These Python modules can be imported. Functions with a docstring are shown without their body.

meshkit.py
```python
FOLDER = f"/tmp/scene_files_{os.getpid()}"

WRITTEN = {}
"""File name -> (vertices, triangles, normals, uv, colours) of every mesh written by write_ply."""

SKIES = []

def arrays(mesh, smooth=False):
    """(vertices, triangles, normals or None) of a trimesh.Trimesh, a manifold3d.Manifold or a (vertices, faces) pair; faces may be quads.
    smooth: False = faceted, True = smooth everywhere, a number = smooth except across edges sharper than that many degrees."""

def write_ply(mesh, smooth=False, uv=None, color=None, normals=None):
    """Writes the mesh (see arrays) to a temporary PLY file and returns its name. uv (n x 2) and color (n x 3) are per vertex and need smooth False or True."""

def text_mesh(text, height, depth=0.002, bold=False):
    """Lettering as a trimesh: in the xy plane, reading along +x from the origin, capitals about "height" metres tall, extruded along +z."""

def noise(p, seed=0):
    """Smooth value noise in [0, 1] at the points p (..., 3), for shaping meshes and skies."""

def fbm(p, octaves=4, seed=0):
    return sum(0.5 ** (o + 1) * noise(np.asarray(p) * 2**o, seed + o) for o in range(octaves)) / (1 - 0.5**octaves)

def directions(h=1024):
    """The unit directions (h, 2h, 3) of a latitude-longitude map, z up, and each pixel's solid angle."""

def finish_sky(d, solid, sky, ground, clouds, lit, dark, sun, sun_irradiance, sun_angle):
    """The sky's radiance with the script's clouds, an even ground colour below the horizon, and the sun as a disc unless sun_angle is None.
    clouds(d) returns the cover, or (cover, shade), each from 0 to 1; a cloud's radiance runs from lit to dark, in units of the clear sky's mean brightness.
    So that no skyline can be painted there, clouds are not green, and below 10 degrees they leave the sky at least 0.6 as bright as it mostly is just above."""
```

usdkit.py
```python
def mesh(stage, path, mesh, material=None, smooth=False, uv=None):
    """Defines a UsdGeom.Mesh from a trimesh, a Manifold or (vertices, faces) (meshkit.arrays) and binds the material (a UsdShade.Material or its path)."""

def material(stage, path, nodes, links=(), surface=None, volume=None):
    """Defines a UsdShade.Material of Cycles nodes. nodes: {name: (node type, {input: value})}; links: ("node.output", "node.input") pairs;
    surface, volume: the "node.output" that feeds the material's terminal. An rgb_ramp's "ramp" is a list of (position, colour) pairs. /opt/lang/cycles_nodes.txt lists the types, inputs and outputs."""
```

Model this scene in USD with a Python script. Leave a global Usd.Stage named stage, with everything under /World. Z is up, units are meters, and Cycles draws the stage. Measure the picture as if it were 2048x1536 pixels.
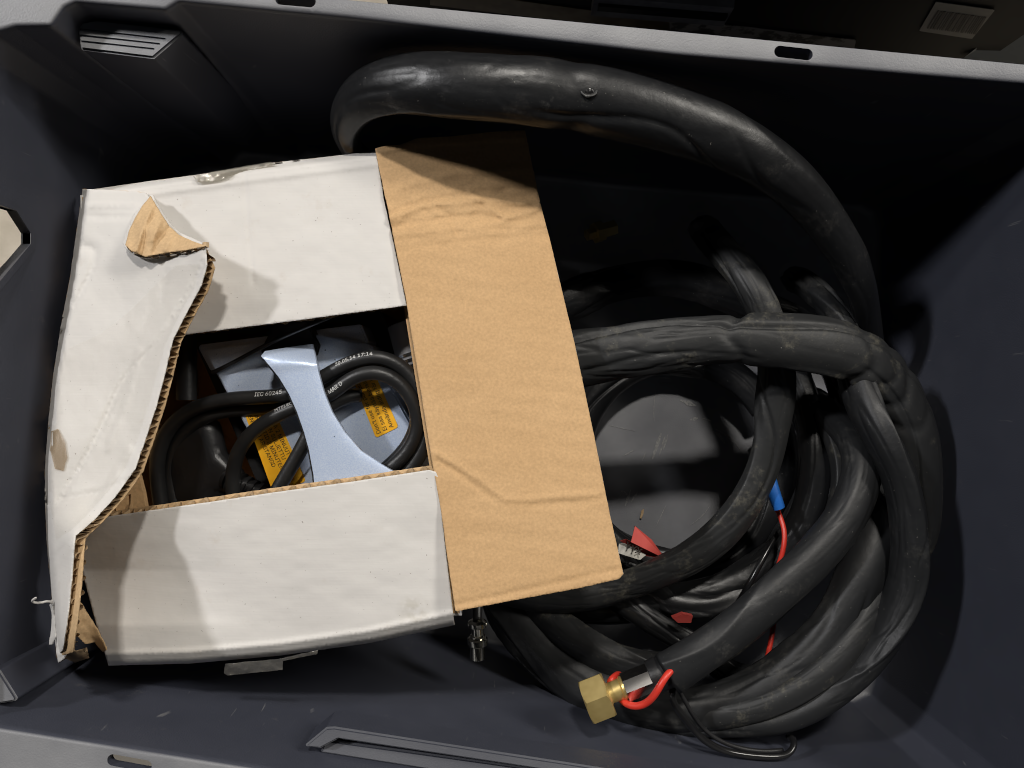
import math, random
import numpy as np, trimesh
import usdkit, meshkit
from pxr import Usd, UsdGeom, UsdLux, UsdShade, Gf, Sdf
from scipy.interpolate import CubicSpline, PchipInterpolator, RBFInterpolator
from scipy.spatial import Delaunay
import shapely
from shapely.geometry import Polygon, Point, LineString
import manifold3d as m3

random.seed(7); RNG = np.random.default_rng(7)
stage = Usd.Stage.CreateInMemory()
UsdGeom.SetStageUpAxis(stage, UsdGeom.Tokens.z); UsdGeom.SetStageMetersPerUnit(stage, 1.0)
UsdGeom.Xform.Define(stage, '/World'); UsdGeom.Scope.Define(stage, '/World/Looks')

# ------------------------------------------------------------------ camera
H = 0.45                      # lens height above the bin floor (m)
F = 1547.0                    # focal length in pixels of a 2048 wide picture
cam = UsdGeom.Camera.Define(stage, '/World/camera')
cam.AddTranslateOp().Set(Gf.Vec3d(0, 0, H))
cam.CreateHorizontalApertureAttr(36.0); cam.CreateVerticalApertureAttr(27.0)
cam.CreateFocalLengthAttr(36.0 * F / 2048.0)
cam.CreateClippingRangeAttr(Gf.Vec2f(0.02, 50))
cam.CreateExposureAttr(0.2)

# ------------------------------------------------------------------ lamps (two ceiling fittings, a dim room)
def aim(prim, pos, target):
    pos, target = np.array(pos, float), np.array(target, float)
    z = pos - target; z /= np.linalg.norm(z)
    x = np.cross([0.0, 0, 1.0], z); x = x / np.linalg.norm(x); y = np.cross(z, x)
    M = Gf.Matrix4d(*[float(a) for a in (*x, 0, *y, 0, *z, 0, *pos, 1)])
    UsdGeom.Xformable(prim).AddTransformOp().Set(M)
def rect_lamp(name, pos, target, w, h, power, color):
    l = UsdLux.RectLight.Define(stage, '/World/' + name)
    l.CreateWidthAttr(w); l.CreateHeightAttr(h); l.CreateIntensityAttr(power / (w * h)); l.CreateColorAttr(Gf.Vec3f(*color))
    aim(l, pos, target)
rect_lamp('lamp_left', (-2.05, 1.20, 2.05), (0, 0, .1), .26, .16, 12.4, (.97, .96, .97))
rect_lamp('lamp_far', (0.10, 1.42, 2.05), (0, 0, .1), .20, .12, 8.6, (1.0, .95, .88))
rect_lamp('lamp_right', (2.20, 1.50, 2.0), (0, 0, .1), 1.1, .5, 15.0, (1.0, .95, .87))
rect_lamp('ceiling_glow', (0.3, -0.9, 2.3), (0, 0, .1), 1.6, 1.2, .15, (.80, .89, 1.0))

# ------------------------------------------------------------------ helpers
def P(px, py, z=0.0):
    d = H - z
    return np.array([(px - 1024.0) / F * d, (768.0 - py) / F * d, z])
def PA(a):
    a = np.asarray(a, float); d = H - a[:, 2]
    return np.stack([(a[:, 0] - 1024) / F * d, (768 - a[:, 1]) / F * d, a[:, 2]], 1)
used = {}
def numbered(parent, name):
    k = parent + '/' + name; n = used.get(k, -1) + 1; used[k] = n
    return name if n == 0 else f'{name}_{n:03d}'
def path_of(parent): return '/World' if parent is None else str(parent.GetPath())
def tag(prim, label=None, cat=None, group=None, kind=None):
    for k, v in (('label', label), ('category', cat), ('group', group), ('kind', kind)):
        if v: prim.SetCustomDataByKey(k, v)
    return prim
def thing(name, label, cat, group=None):
    x = UsdGeom.Xform.Define(stage, '/World/' + numbered('/World', name))
    return tag(x.GetPrim(), label, cat, group)
def obj(name, mesh, mat, parent=None, smooth=35, **kw):
    base = path_of(parent)
    m = usdkit.mesh(stage, base + '/' + numbered(base, name), mesh, mat, smooth)
    return tag(m.GetPrim(), **kw)
def CS(q):
    c = np.array(q.exterior.coords)[:-1]
    return m3.CrossSection([c if q.exterior.is_ccw else c[::-1]])
def cat_mesh(ms): return trimesh.util.concatenate([m if isinstance(m, trimesh.Trimesh) else to_tri(m) for m in ms])
def to_tri(m):
    v, f, _ = meshkit.arrays(m); return trimesh.Trimesh(v, f, process=False)

# ------------------------------------------------------------------ materials
def look(name, nodes, links, surface='p.BSDF'):
    return usdkit.material(stage, '/World/Looks/' + name, nodes, links, surface=surface)
def mottled(name, c1, c2, scale=40, rough=.5, lo=.4, hi=.65, metallic=0., spec=.5, bump=0., bscale=400, detail=6, rvar=.0, stretch=(1, 1, 1), extra=None, coat=0.):
    n = {"g": ("geometry", {}), "mp": ("mapping", {"scale": stretch}), "n": ("noise_texture", {"scale": scale, "detail": detail, "roughness": .6}),
         "r": ("map_range", {"from_min": lo, "from_max": hi, "clamp": True}),
         "mx": ("mix_color", {"a": c1, "b": c2}),
         "p": ("principled_bsdf", {"roughness": rough, "metallic": metallic, "specular_ior_level": spec, "coat_weight": coat})}
    l = [("g.position", "mp.vector"), ("mp.vector", "n.vector"), ("n.fac", "r.value"), ("r.result", "mx.fac"), ("mx.result", "p.base_color")]
    if rvar:
        n["rr"] = ("map_range", {"from_min": 0, "from_max": 1, "to_min": rough, "to_max": rough + rvar}); l += [("r.result", "rr.value"), ("rr.result", "p.roughness")]
    if bump:
        n["nb"] = ("noise_texture", {"scale": bscale, "detail": 3}); n["b"] = ("bump", {"strength": bump, "distance": .001})
        l += [("g.position", "nb.vector"), ("nb.fac", "b.height"), ("b.normal", "p.normal")]
    return look(name, n, l)

def bin_look(name='bin_plastic', dusty=1.0):
    n = {"g": ("geometry", {}), "s": ("separate_xyz", {}), "sp": ("separate_xyz", {}),
         "up": ("map_range", {"from_min": .55, "from_max": .95, "clamp": True}),
         "hi": ("map_range", {"from_min": .12, "from_max": .15, "to_min": .92 * dusty, "to_max": dusty, "clamp": True}),
         "n1": ("noise_texture", {"scale": 22, "detail": 5, "roughness": .55}),
         "n1r": ("map_range", {"from_min": .20, "from_max": .72, "to_min": .35, "to_max": 1.0, "clamp": True}),
         "m1": ("math", {"math_type": "multiply"}), "m2": ("math", {"math_type": "multiply"}),
         "base": ("mix_color", {"a": (.040, .044, .060), "b": (.054, .058, .077)}),
         "n2": ("noise_texture", {"scale": 60, "detail": 5}),
         "dust": ("mix_color", {"b": (.256, .259, .270)}),
         # fine straight scratches
         "mp": ("mapping", {"scale": (700, 45, 60), "rotation": (0, 0, .35)}), "sn": ("noise_texture", {"scale": 1, "detail": 2}),
         "sr": ("map_range", {"from_min": .725, "from_max": .80, "clamp": True}),
         "mp2": ("mapping", {"scale": (60, 900, 60), "rotation": (0, 0, -.5)}), "sn2": ("noise_texture", {"scale": 1, "detail": 2}),
         "sr2": ("map_range", {"from_min": .735, "from_max": .80, "clamp": True}),
         "sadd": ("math", {"math_type": "maximum"}), "smul": ("math", {"math_type": "multiply", "value2": .55}),
         "scr": ("mix_color", {"b": (.22, .22, .22)}),
         # powdery scuffs
         "n4": ("noise_texture", {"scale": 95, "detail": 7, "roughness": .75}), "n4r": ("map_range", {"from_min": .62, "from_max": .78, "to_max": .30, "clamp": True}),
         "scf": ("mix_color", {"b": (.19, .18, .165)}),
         "nb": ("noise_texture", {"scale": 1500, "detail": 2}), "b": ("bump", {"strength": .18, "distance": .0006}),
         "p": ("principled_bsdf", {"roughness": .46, "specular_ior_level": .42})}
    l = [("g.normal", "s.vector"), ("g.position", "sp.vector"), ("s.z", "up.value"), ("sp.z", "hi.value"), ("g.position", "n1.vector"), ("n1.fac", "n1r.value"),
         ("up.result", "m1.value1"), ("hi.result", "m1.value2"), ("m1.value", "m2.value1"), ("n1r.result", "m2.value2"),
         ("g.position", "n2.vector"), ("n2.fac", "base.fac"), ("base.result", "dust.a"), ("m2.value", "dust.fac"),
         ("g.position", "mp.vector"), ("mp.vector", "sn.vector"), ("sn.fac", "sr.value"), ("g.position", "mp2.vector"), ("mp2.vector", "sn2.vector"), ("sn2.fac", "sr2.value"),
         ("sr.result", "sadd.value1"), ("sr2.result", "sadd.value2"), ("sadd.value", "smul.value1"), ("smul.value", "scr.fac"), ("dust.result", "scr.a"),
         ("g.position", "n4.vector"), ("n4.fac", "n4r.value"), ("n4r.result", "scf.fac"), ("scr.result", "scf.a"), ("scf.result", "p.base_color"),
         ("g.position", "nb.vector"), ("nb.fac", "b.height"), ("b.normal", "p.normal")]
    return look(name, n, l)
BIN = bin_look(); BINGRIP = bin_look('bin_grip_plastic', .42)

def rubber_look(name, base, dust, amount, rough, lo=.56):
    n = {"g": ("geometry", {}), "n1": ("noise_texture", {"scale": 55, "detail": 9, "roughness": .72}),
         "r1": ("map_range", {"from_min": lo, "from_max": lo + .2, "to_max": amount, "clamp": True}),
         "n2": ("noise_texture", {"scale": 420, "detail": 4, "roughness": .7}), "r2": ("map_range", {"from_min": .35, "from_max": .65, "clamp": True}),
         "m": ("math", {"math_type": "multiply"}),
         "n0": ("noise_texture", {"scale": 18, "detail": 4}), "b0": ("mix_color", {"a": base, "b": tuple(x * 1.9 for x in base)}),
         "mx": ("mix_color", {"b": dust}),
         "n3": ("noise_texture", {"scale": 900, "detail": 1}), "r3": ("map_range", {"from_min": .76, "from_max": .80, "to_max": .5, "clamp": True}), "sp": ("mix_color", {"b": (.22, .21, .19)}),
         "n6": ("noise_texture", {"scale": 70, "detail": 10, "roughness": .82}), "r6": ("map_range", {"from_min": .60, "from_max": .72, "to_max": .40, "clamp": True}), "sf": ("mix_color", {"b": (.12, .118, .11)}),
         "rr": ("map_range", {"from_min": .3, "from_max": .7, "to_min": rough - .07, "to_max": rough + .1}),
         "nb": ("noise_texture", {"scale": 260, "detail": 5, "roughness": .6}), "b": ("bump", {"strength": .12, "distance": .0012}),
         "p": ("principled_bsdf", {"roughness": rough, "specular_ior_level": .36})}
    l = [("g.position", "n1.vector"), ("n1.fac", "r1.value"), ("g.position", "n2.vector"), ("n2.fac", "r2.value"), ("r1.result", "m.value1"), ("r2.result", "m.value2"),
         ("g.position", "n0.vector"), ("n0.fac", "b0.fac"), ("b0.result", "mx.a"), ("m.value", "mx.fac"), ("mx.result", "sp.a"),
         ("g.position", "n3.vector"), ("n3.fac", "r3.value"), ("r3.result", "sp.fac"), ("sp.result", "sf.a"), ("g.position", "n6.vector"), ("n6.fac", "r6.value"), ("r6.result", "sf.fac"), ("sf.result", "p.base_color"),
         ("n1.fac", "rr.value"), ("rr.result", "p.roughness"), ("g.position", "nb.vector"), ("nb.fac", "b.height"), ("b.normal", "p.normal")]
    return look(name, n, l)
RUBBER = rubber_look('rubber_sleeve', (.0105, .0110, .0118), (.13, .125, .11), .5, .47)
RUBBER_DUSTY = rubber_look('dusty_rubber_sleeve', (.0140, .0145, .0150), (.20, .185, .14), .85, .5, .54)
RUBBER_GLOSS = rubber_look('smooth_rubber_sleeve', (.0075, .0078, .0085), (.11, .10, .09), .4, .36)
CORD = mottled('cord_rubber', (.012, .012, .0125), (.019, .019, .019), 60, .42, bump=.12, bscale=700)
BLACK = mottled('black_plastic', (.012, .012, .013), (.02, .02, .021), 80, .4, bump=.1, bscale=900)
GLOSSBLACK = mottled('glossy_black_plastic', (.008, .008, .009), (.012, .012, .012), 80, .22)

def board_look():
    n = {"g": ("geometry", {}), "n": ("noise_texture", {"scale": 14, "detail": 5, "roughness": .55}), "r": ("map_range", {"from_min": .3, "from_max": .7, "clamp": True}),
         "a": ("mix_color", {"a": (.60, .58, .555), "b": (.67, .65, .62)}),
         "n2": ("noise_texture", {"scale": 48, "detail": 9, "roughness": .75}), "r2": ("map_range", {"from_min": .59, "from_max": .80, "to_max": .5, "clamp": True}), "st": ("mix_color", {"b": (.50, .43, .35)}),
         "n3": ("noise_texture", {"scale": 1100, "detail": 1}), "r3": ("map_range", {"from_min": .77, "from_max": .80, "to_max": .8, "clamp": True}), "sp": ("mix_color", {"b": (.16, .13, .11)}),
         "d1": ("vector_math", {"math_type": "distance", "vector2": tuple(P(822, 1229, .145))}), "d1r": ("map_range", {"from_min": .003, "from_max": .0095, "to_min": 1, "to_max": 0, "clamp": True}),
         "n5": ("noise_texture", {"scale": 260, "detail": 4}), "n5r": ("map_range", {"from_min": .38, "from_max": .6, "to_max": .5, "clamp": True}), "dm": ("math", {"math_type": "multiply"}), "ds": ("mix_color", {"b": (.30, .26, .17)}),
         "mp": ("mapping", {"scale": (40, 900, 40), "rotation": (0, 0, .12)}), "fb": ("noise_texture", {"scale": 1, "detail": 3}),
         "nb": ("noise_texture", {"scale": 130, "detail": 4}), "ad": ("math", {"math_type": "multiply_add", "value2": .25}),
         "b": ("bump", {"strength": .14, "distance": .0012}), "p": ("principled_bsdf", {"roughness": .62, "specular_ior_level": .3})}
    l = [("g.position", "n.vector"), ("n.fac", "r.value"), ("r.result", "a.fac"), ("a.result", "st.a"), ("g.position", "n2.vector"), ("n2.fac", "r2.value"), ("r2.result", "st.fac"),
         ("st.result", "sp.a"), ("g.position", "n3.vector"), ("n3.fac", "r3.value"), ("r3.result", "sp.fac"), ("sp.result", "ds.a"), ("g.position", "d1.vector1"), ("d1.value", "d1r.value"), ("g.position", "n5.vector"), ("n5.fac", "n5r.value"), ("d1r.result", "dm.value1"), ("n5r.result", "dm.value2"), ("dm.value", "ds.fac"), ("ds.result", "p.base_color"),
         ("g.position", "mp.vector"), ("mp.vector", "fb.vector"), ("fb.fac", "ad.value1"), ("g.position", "nb.vector"), ("nb.fac", "ad.value3"), ("ad.value", "b.height"), ("b.normal", "p.normal")]
    return look('white_board', n, l)
WHITE = board_look()
def kraft_look(name, c1, c2, wave=.62):
    n = {"g": ("geometry", {}), "n": ("noise_texture", {"scale": 22, "detail": 6}), "r": ("map_range", {"from_min": .3, "from_max": .7, "clamp": True}),
         "n2": ("noise_texture", {"scale": 900, "detail": 3}), "r2": ("map_range", {"from_min": .3, "from_max": .7, "to_min": .88, "to_max": 1.06}),
         "a": ("mix_color", {"a": c1, "b": c2}), "v": ("hsv", {}),
         "mp": ("mapping", {"rotation": (0, 0, .17)}), "w": ("wave_texture", {"bands_direction": "y", "scale": 42, "distortion": .35, "detail": 3, "detail_scale": 6}),
         "n3": ("noise_texture", {"scale": 20, "detail": 4}), "r3": ("map_range", {"from_min": .36, "from_max": .66, "clamp": True}), "mw": ("math", {"math_type": "multiply"}),
         "nb": ("noise_texture", {"scale": 120, "detail": 6, "roughness": .65}), "ad": ("math", {"math_type": "multiply_add", "value2": wave}),
         "b": ("bump", {"strength": .32, "distance": .0012}), "p": ("principled_bsdf", {"roughness": .72, "specular_ior_level": .25})}
    l = [("g.position", "n.vector"), ("n.fac", "r.value"), ("r.result", "a.fac"), ("a.result", "v.color"), ("g.position", "n2.vector"), ("n2.fac", "r2.value"), ("r2.result", "v.value"), ("v.color", "p.base_color"),
         ("g.position", "mp.vector"), ("mp.vector", "w.vector"), ("g.position", "n3.vector"), ("n3.fac", "r3.value"), ("w.fac", "mw.value1"), ("r3.result", "mw.value2"), ("mw.value", "ad.value1"),
         ("g.position", "nb.vector"), ("nb.fac", "ad.value3"), ("ad.value", "b.height"), ("b.normal", "p.normal")]
    return look(name, n, l)
KRAFT = kraft_look('kraft_board', (.53, .335, .165), (.585, .38, .195))
TORN = kraft_look('torn_kraft', (.53, .355, .185), (.60, .42, .24), 0)
FLUTE = mottled('flute_paper', (.40, .28, .16), (.55, .41, .26), 200, .8, spec=.2)
DIRTY_FLUTE = mottled('dirty_flute_paper', (.13, .085, .05), (.42, .30, .18), 120, .8, spec=.2)
def blue_paint():
    n = {"g": ("geometry", {}), "v": ("noise_texture", {"scale": 1900, "detail": 2, "roughness": .7}), "r": ("map_range", {"from_min": .33, "from_max": .67, "clamp": True}),
         "a": ("mix_color", {"a": (.54, .66, .90), "b": (.72, .82, .99)}),
         "n3": ("noise_texture", {"scale": 700, "detail": 1}), "r3": ("map_range", {"from_min": .775, "from_max": .80, "clamp": True}), "sp": ("mix_color", {"b": (.06, .08, .13)}),
         "b": ("bump", {"strength": .12, "distance": .0003}), "p": ("principled_bsdf", {"metallic": .4, "roughness": .33, "coat_weight": .25, "coat_roughness": .25})}
    l = [("g.position", "v.vector"), ("v.fac", "r.value"), ("r.result", "a.fac"), ("a.result", "sp.a"), ("g.position", "n3.vector"), ("n3.fac", "r3.value"), ("r3.result", "sp.fac"), ("sp.result", "p.base_color"), ("v.fac", "b.height"), ("b.normal", "p.normal")]
    return look('blue_metallic_paint', n, l)
BLUE = blue_paint()
ORANGE = mottled('orange_label', (.95, .46, .012), (1.0, .52, .02), 200, .45)
INK = mottled('black_ink', (.02, .015, .01), (.03, .02, .015), 300, .6)
PRINT = mottled('white_print', (.50, .50, .49), (.72, .72, .70), 900, .6)
GREYPLASTIC = mottled('grey_plastic', (.20, .20, .21), (.25, .25, .26), 60, .42)
BRASS = mottled('brass', (.60, .45, .17), (.66, .51, .21), 90, .34, metallic=.72, rvar=.1)
CHROME = mottled('steel_crimp', (.74, .72, .70), (.80, .78, .76), 60, .2, metallic=1.)
DARKCHROME = mottled('nickel', (.55, .53, .45), (.68, .65, .56), 200, .16, metallic=1.)
RED = mottled('red_insulation', (.60, .035, .022), (.68, .05, .03), 90, .38)
REDTAG = mottled('red_tag_plastic', (.50, .06, .05), (.56, .08, .065), 90, .5)
BLUETUBE = mottled('blue_shrink_tube', (.012, .11, .42), (.02, .14, .50), 120, .42)
PAPER = mottled('sticker_paper', (.20, .19, .17), (.26, .25, .22), 90, .6)
CASE = mottled('black_case', (.004, .004, .0045), (.007, .0065, .0065), 50, .6, spec=.2)
SILVER = mottled('dull_metal_strip', (.10, .10, .105), (.15, .15, .155), 120, .7, spec=.1)
BROWNTAPE = mottled('peeling_brown_tape', (.055, .035, .016), (.11, .08, .05), 70, .35, lo=.45, hi=.6)
GREYTAPE = mottled('grey_tape_residue', (.03, .028, .026), (.18, .17, .165), 130, .5, lo=.44, hi=.52)
GROUND = mottled('beige_floor', (.42, .37, .29), (.55, .49, .40), 25, .7, bump=.2, bscale=200)
GREYCLOTH = mottled('grey_bin_plastic', (.28, .31, .32), (.34, .37, .38), 40, .55)
def tape_look():
    n = {"t": ("transparent_bsdf", {"color": (.93, .91, .86)}), "gl": ("glossy_bsdf", {"color": (.9, .88, .84), "roughness": .16}), "d": ("diffuse_bsdf", {"color": (.5, .48, .43)}),
         "g": ("geometry", {}), "n": ("noise_texture", {"scale": 220, "detail": 4}), "b": ("bump", {"strength": .8, "distance": .002}),
         "m1": ("mix_closure", {"fac": .28}), "m2": ("mix_closure", {"fac": .16})}
    l = [("g.position", "n.vector"), ("n.fac", "b.height"), ("b.normal", "gl.normal"), ("t.BSDF", "m1.closure1"), ("gl.BSDF", "m1.closure2"), ("m1.closure", "m2.closure1"), ("d.BSDF", "m2.closure2")]
    return look('clear_tape', n, l, 'm2.closure')
TAPE = tape_look()
def film_look(name, tint, fac, rough, dcol, dfac):
    n = {"t": ("transparent_bsdf", {"color": tint}), "gl": ("glossy_bsdf", {"color": (.9, .9, .9), "roughness": rough}), "d": ("diffuse_bsdf", {"color": dcol}), "m1": ("mix_closure", {"fac": fac}), "m2": ("mix_closure", {"fac": dfac}),
         "g": ("geometry", {}), "mp": ("mapping", {"scale": (260, 60, 60), "rotation": (0, 0, -.2)}), "n": ("noise_texture", {"scale": 1, "detail": 4}), "b": ("bump", {"strength": .5, "distance": .001})}
    return look(name, n, [("g.position", "mp.vector"), ("mp.vector", "n.vector"), ("n.fac", "b.height"), ("b.normal", "gl.normal"), ("t.BSDF", "m1.closure1"), ("gl.BSDF", "m1.closure2"), ("m1.closure", "m2.closure1"), ("d.BSDF", "m2.closure2")], 'm2.closure')
FILM = film_look('packing_tape_film', (.993, .991, .987), .008, .42, (.6, .58, .54), .02)
RESIDUE = film_look('glue_residue', (.90, .85, .78), .04, .35, (.42, .34, .25), .22)

# ------------------------------------------------------------------ ground
g = trimesh.creation.box((5, 5, .02)); g.apply_translation((0, 0, -.0165))
obj('ground', g, GROUND, kind='structure', label='pale beige floor seen through the openings of the bin')

# ------------------------------------------------------------------ storage bin
RIM = 0.155
def rim_xy(pts): return np.array([P(x, y, RIM)[:2] for x, y in pts])
inner_px = [(-62, 760), (-62, 150), (-50, 100), (-15, 66), (30, 53), (102, 52), (128, 14), (150, 4), (330, 20), (356, 3), (700, 36), (1350, 110), (2048, 168), (2150, 178), (2195, 205), (2212, 260), (2200, 1700), (2180, 1765), (2120, 1793), (513, 1536), (0, 1455), (-38, 1446), (-62, 1415)]
outer_px = [(-175, -85), (2500, 170), (2470, 1935), (-175, 1580)]
def outline(pts, r, step):
    q = Polygon(rim_xy(pts)); q = q.buffer(-r).buffer(2 * r).buffer(-r)
    ring = q.exterior; n = int(ring.length / step)
    a = np.array([ring.interpolate(i / n, normalized=True).coords[0] for i in range(n)])
    return a if Polygon(a).exterior.is_ccw else a[::-1]
inn = outline(inner_px, .0028, .0011)
C0 = np.array([.015, -.02])
outp = Polygon(rim_xy(outer_px)).buffer(-.02).buffer(.02)
def out_match(a):
    res = []
    for p in a:
        d = (p - C0) / np.linalg.norm(p - C0)
        hit = LineString([C0, C0 + d * 2]).intersection(outp.exterior)
        h = hit.geoms[0] if hasattr(hit, 'geoms') else hit
        res.append((h.x, h.y))
    return np.array(res)
out = out_match(inn)
tn = np.roll(inn, -2, 0) - np.roll(inn, 2, 0); nrm = np.stack([tn[:, 1], -tn[:, 0]], 1); nrm /= np.linalg.norm(nrm, axis=1, keepdims=True)
for _ in range(6): nrm = (nrm + np.roll(nrm, 1, 0) + np.roll(nrm, -1, 0)) / 3
SC = .95
def ring(off, z, s): return np.c_[C0 + (inn + nrm * off - C0) * s, np.full(len(inn), z)]
def blend(t, z): return np.c_[inn + (out - inn) * t, np.full(len(inn), z)]
rings = [ring(0, 0, SC * .90), ring(0, 0, SC * .965), ring(0, .0008, SC * .98), ring(0, .003, SC * .990), ring(0, .007, SC * .997)]
for k in range(9):
    t = k / 8; rings.append(ring(0, .012 + (RIM - .003 - .012) * t, SC + (1 - SC) * t))
rings += [ring(.0003, RIM - .0014, 1), ring(.0009, RIM - .0005, 1), ring(.0019, RIM, 1)]
rings += [blend(t, z) for t, z in ((.5, RIM), (.93, RIM), (.97, RIM - .0004), (.99, RIM - .0012), (1, RIM - .003), (1, RIM - .016), (.95, RIM - .016), (.95, RIM - .004))]
rings += [ring(.003, RIM - .0045, 1), ring(.003, .01, SC), ring(-.002, -.0035, SC)]
n = len(inn); V = np.vstack(rings + [[[*C0, 0]], [[*C0, -.0035]]]); Fc = []
idx = np.arange(n); nx = (idx + 1) % n
for k in range(len(rings) - 1):
    a, b = k * n, (k + 1) * n
    Fc += [np.c_[a + idx, a + nx, b + nx], np.c_[a + idx, b + nx, b + idx]]
c1, c2 = len(rings) * n, len(rings) * n + 1; L = (len(rings) - 1) * n
Fc += [np.c_[np.full(n, c1), nx, idx], np.c_[np.full(n, c2), L + idx, L + nx]]
Fc = np.vstack(Fc)
tm = trimesh.Trimesh(V, Fc, process=False)
if tm.volume < 0: Fc = Fc[:, ::-1]
shell = m3.Manifold(m3.Mesh(vert_properties=V.astype(np.float32), tri_verts=Fc.astype(np.uint32)))
if shell.is_empty(): raise ValueError(str(shell.status()))
def slot(px0, py0, px1, py1, half, z0=.12, z1=.17):
    a, b = P(px0, py0, RIM)[:2], P(px1, py1, RIM)[:2]
    q = LineString([a, b]).buffer(half, quad_segs=6)
    return m3.Manifold.extrude(CS(q), z1 - z0).translate((0, 0, z0))
for s in ((562, -2, 620, 3, .0022), (1560, 103, 1614, 109, .0022), (226, 1520, 292, 1532, .0022), (1050, 1660, 1110, 1668, .0022)):
    shell = shell - slot(*s)
def yz_prism(pts, x0, x1): return m3.Manifold.extrude(CS(Polygon(pts)), x1 - x0).transform(np.array([[0, 0, 1.0, x0], [1.0, 0, 0, 0], [0, 1.0, 0, 0]]))
hole_yz = [(.0640, .1215), (.0595, .1215), (.0335, .1495), (.0715, .1495), (.0715, .1310)]
hole = yz_prism(hole_yz, -.225, -.19)
shell = shell - hole
bin_ = thing('storage_bin', 'dark slate plastic bin with a dusty grey rim, holding the carton and hoses', 'storage bin')
obj('shell', shell, BIN, bin_, 40)
def prism(px_poly, z0, z1, top_inset=.0, r=.0012):
    q = Polygon([P(x, y, z1)[:2] for x, y in px_poly]).buffer(-r).buffer(r, quad_segs=4)
    cs = CS(q)
    lo = m3.Manifold.extrude(cs, z1 - z0 - .001).translate((0, 0, z0))
    hi = m3.Manifold.extrude(cs.offset(-.0008, m3.JoinType.Round), .001).translate((0, 0, z1 - .001))
    return lo + hi
# corner grip: a ledge on a pillar that runs down the wall, three grooves in its top
LZ = .143
ledge = prism([(152, 44), (192, 40), (372, 60), (306, 116), (160, 98)], .03, LZ)
for t in (.22, .5, .78):
    a = P(160 + t * 4, 50 + t * 42, LZ)[:2]; b = P(338 - t * 40, 70 + t * 36, LZ)[:2]
    q = LineString([a, b]).buffer(.00042, quad_segs=4)
    ledge = ledge - m3.Manifold.extrude(CS(q), .01).translate((0, 0, LZ - .0007))
obj('corner_grip', ledge, BIN, bin_, 40)
obj('corner_grip', prism([(-70, 1352), (-3, 1340), (36, 1402), (-25, 1412), (-70, 1412)], .02, .146), BIN, bin_, 40)
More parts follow.
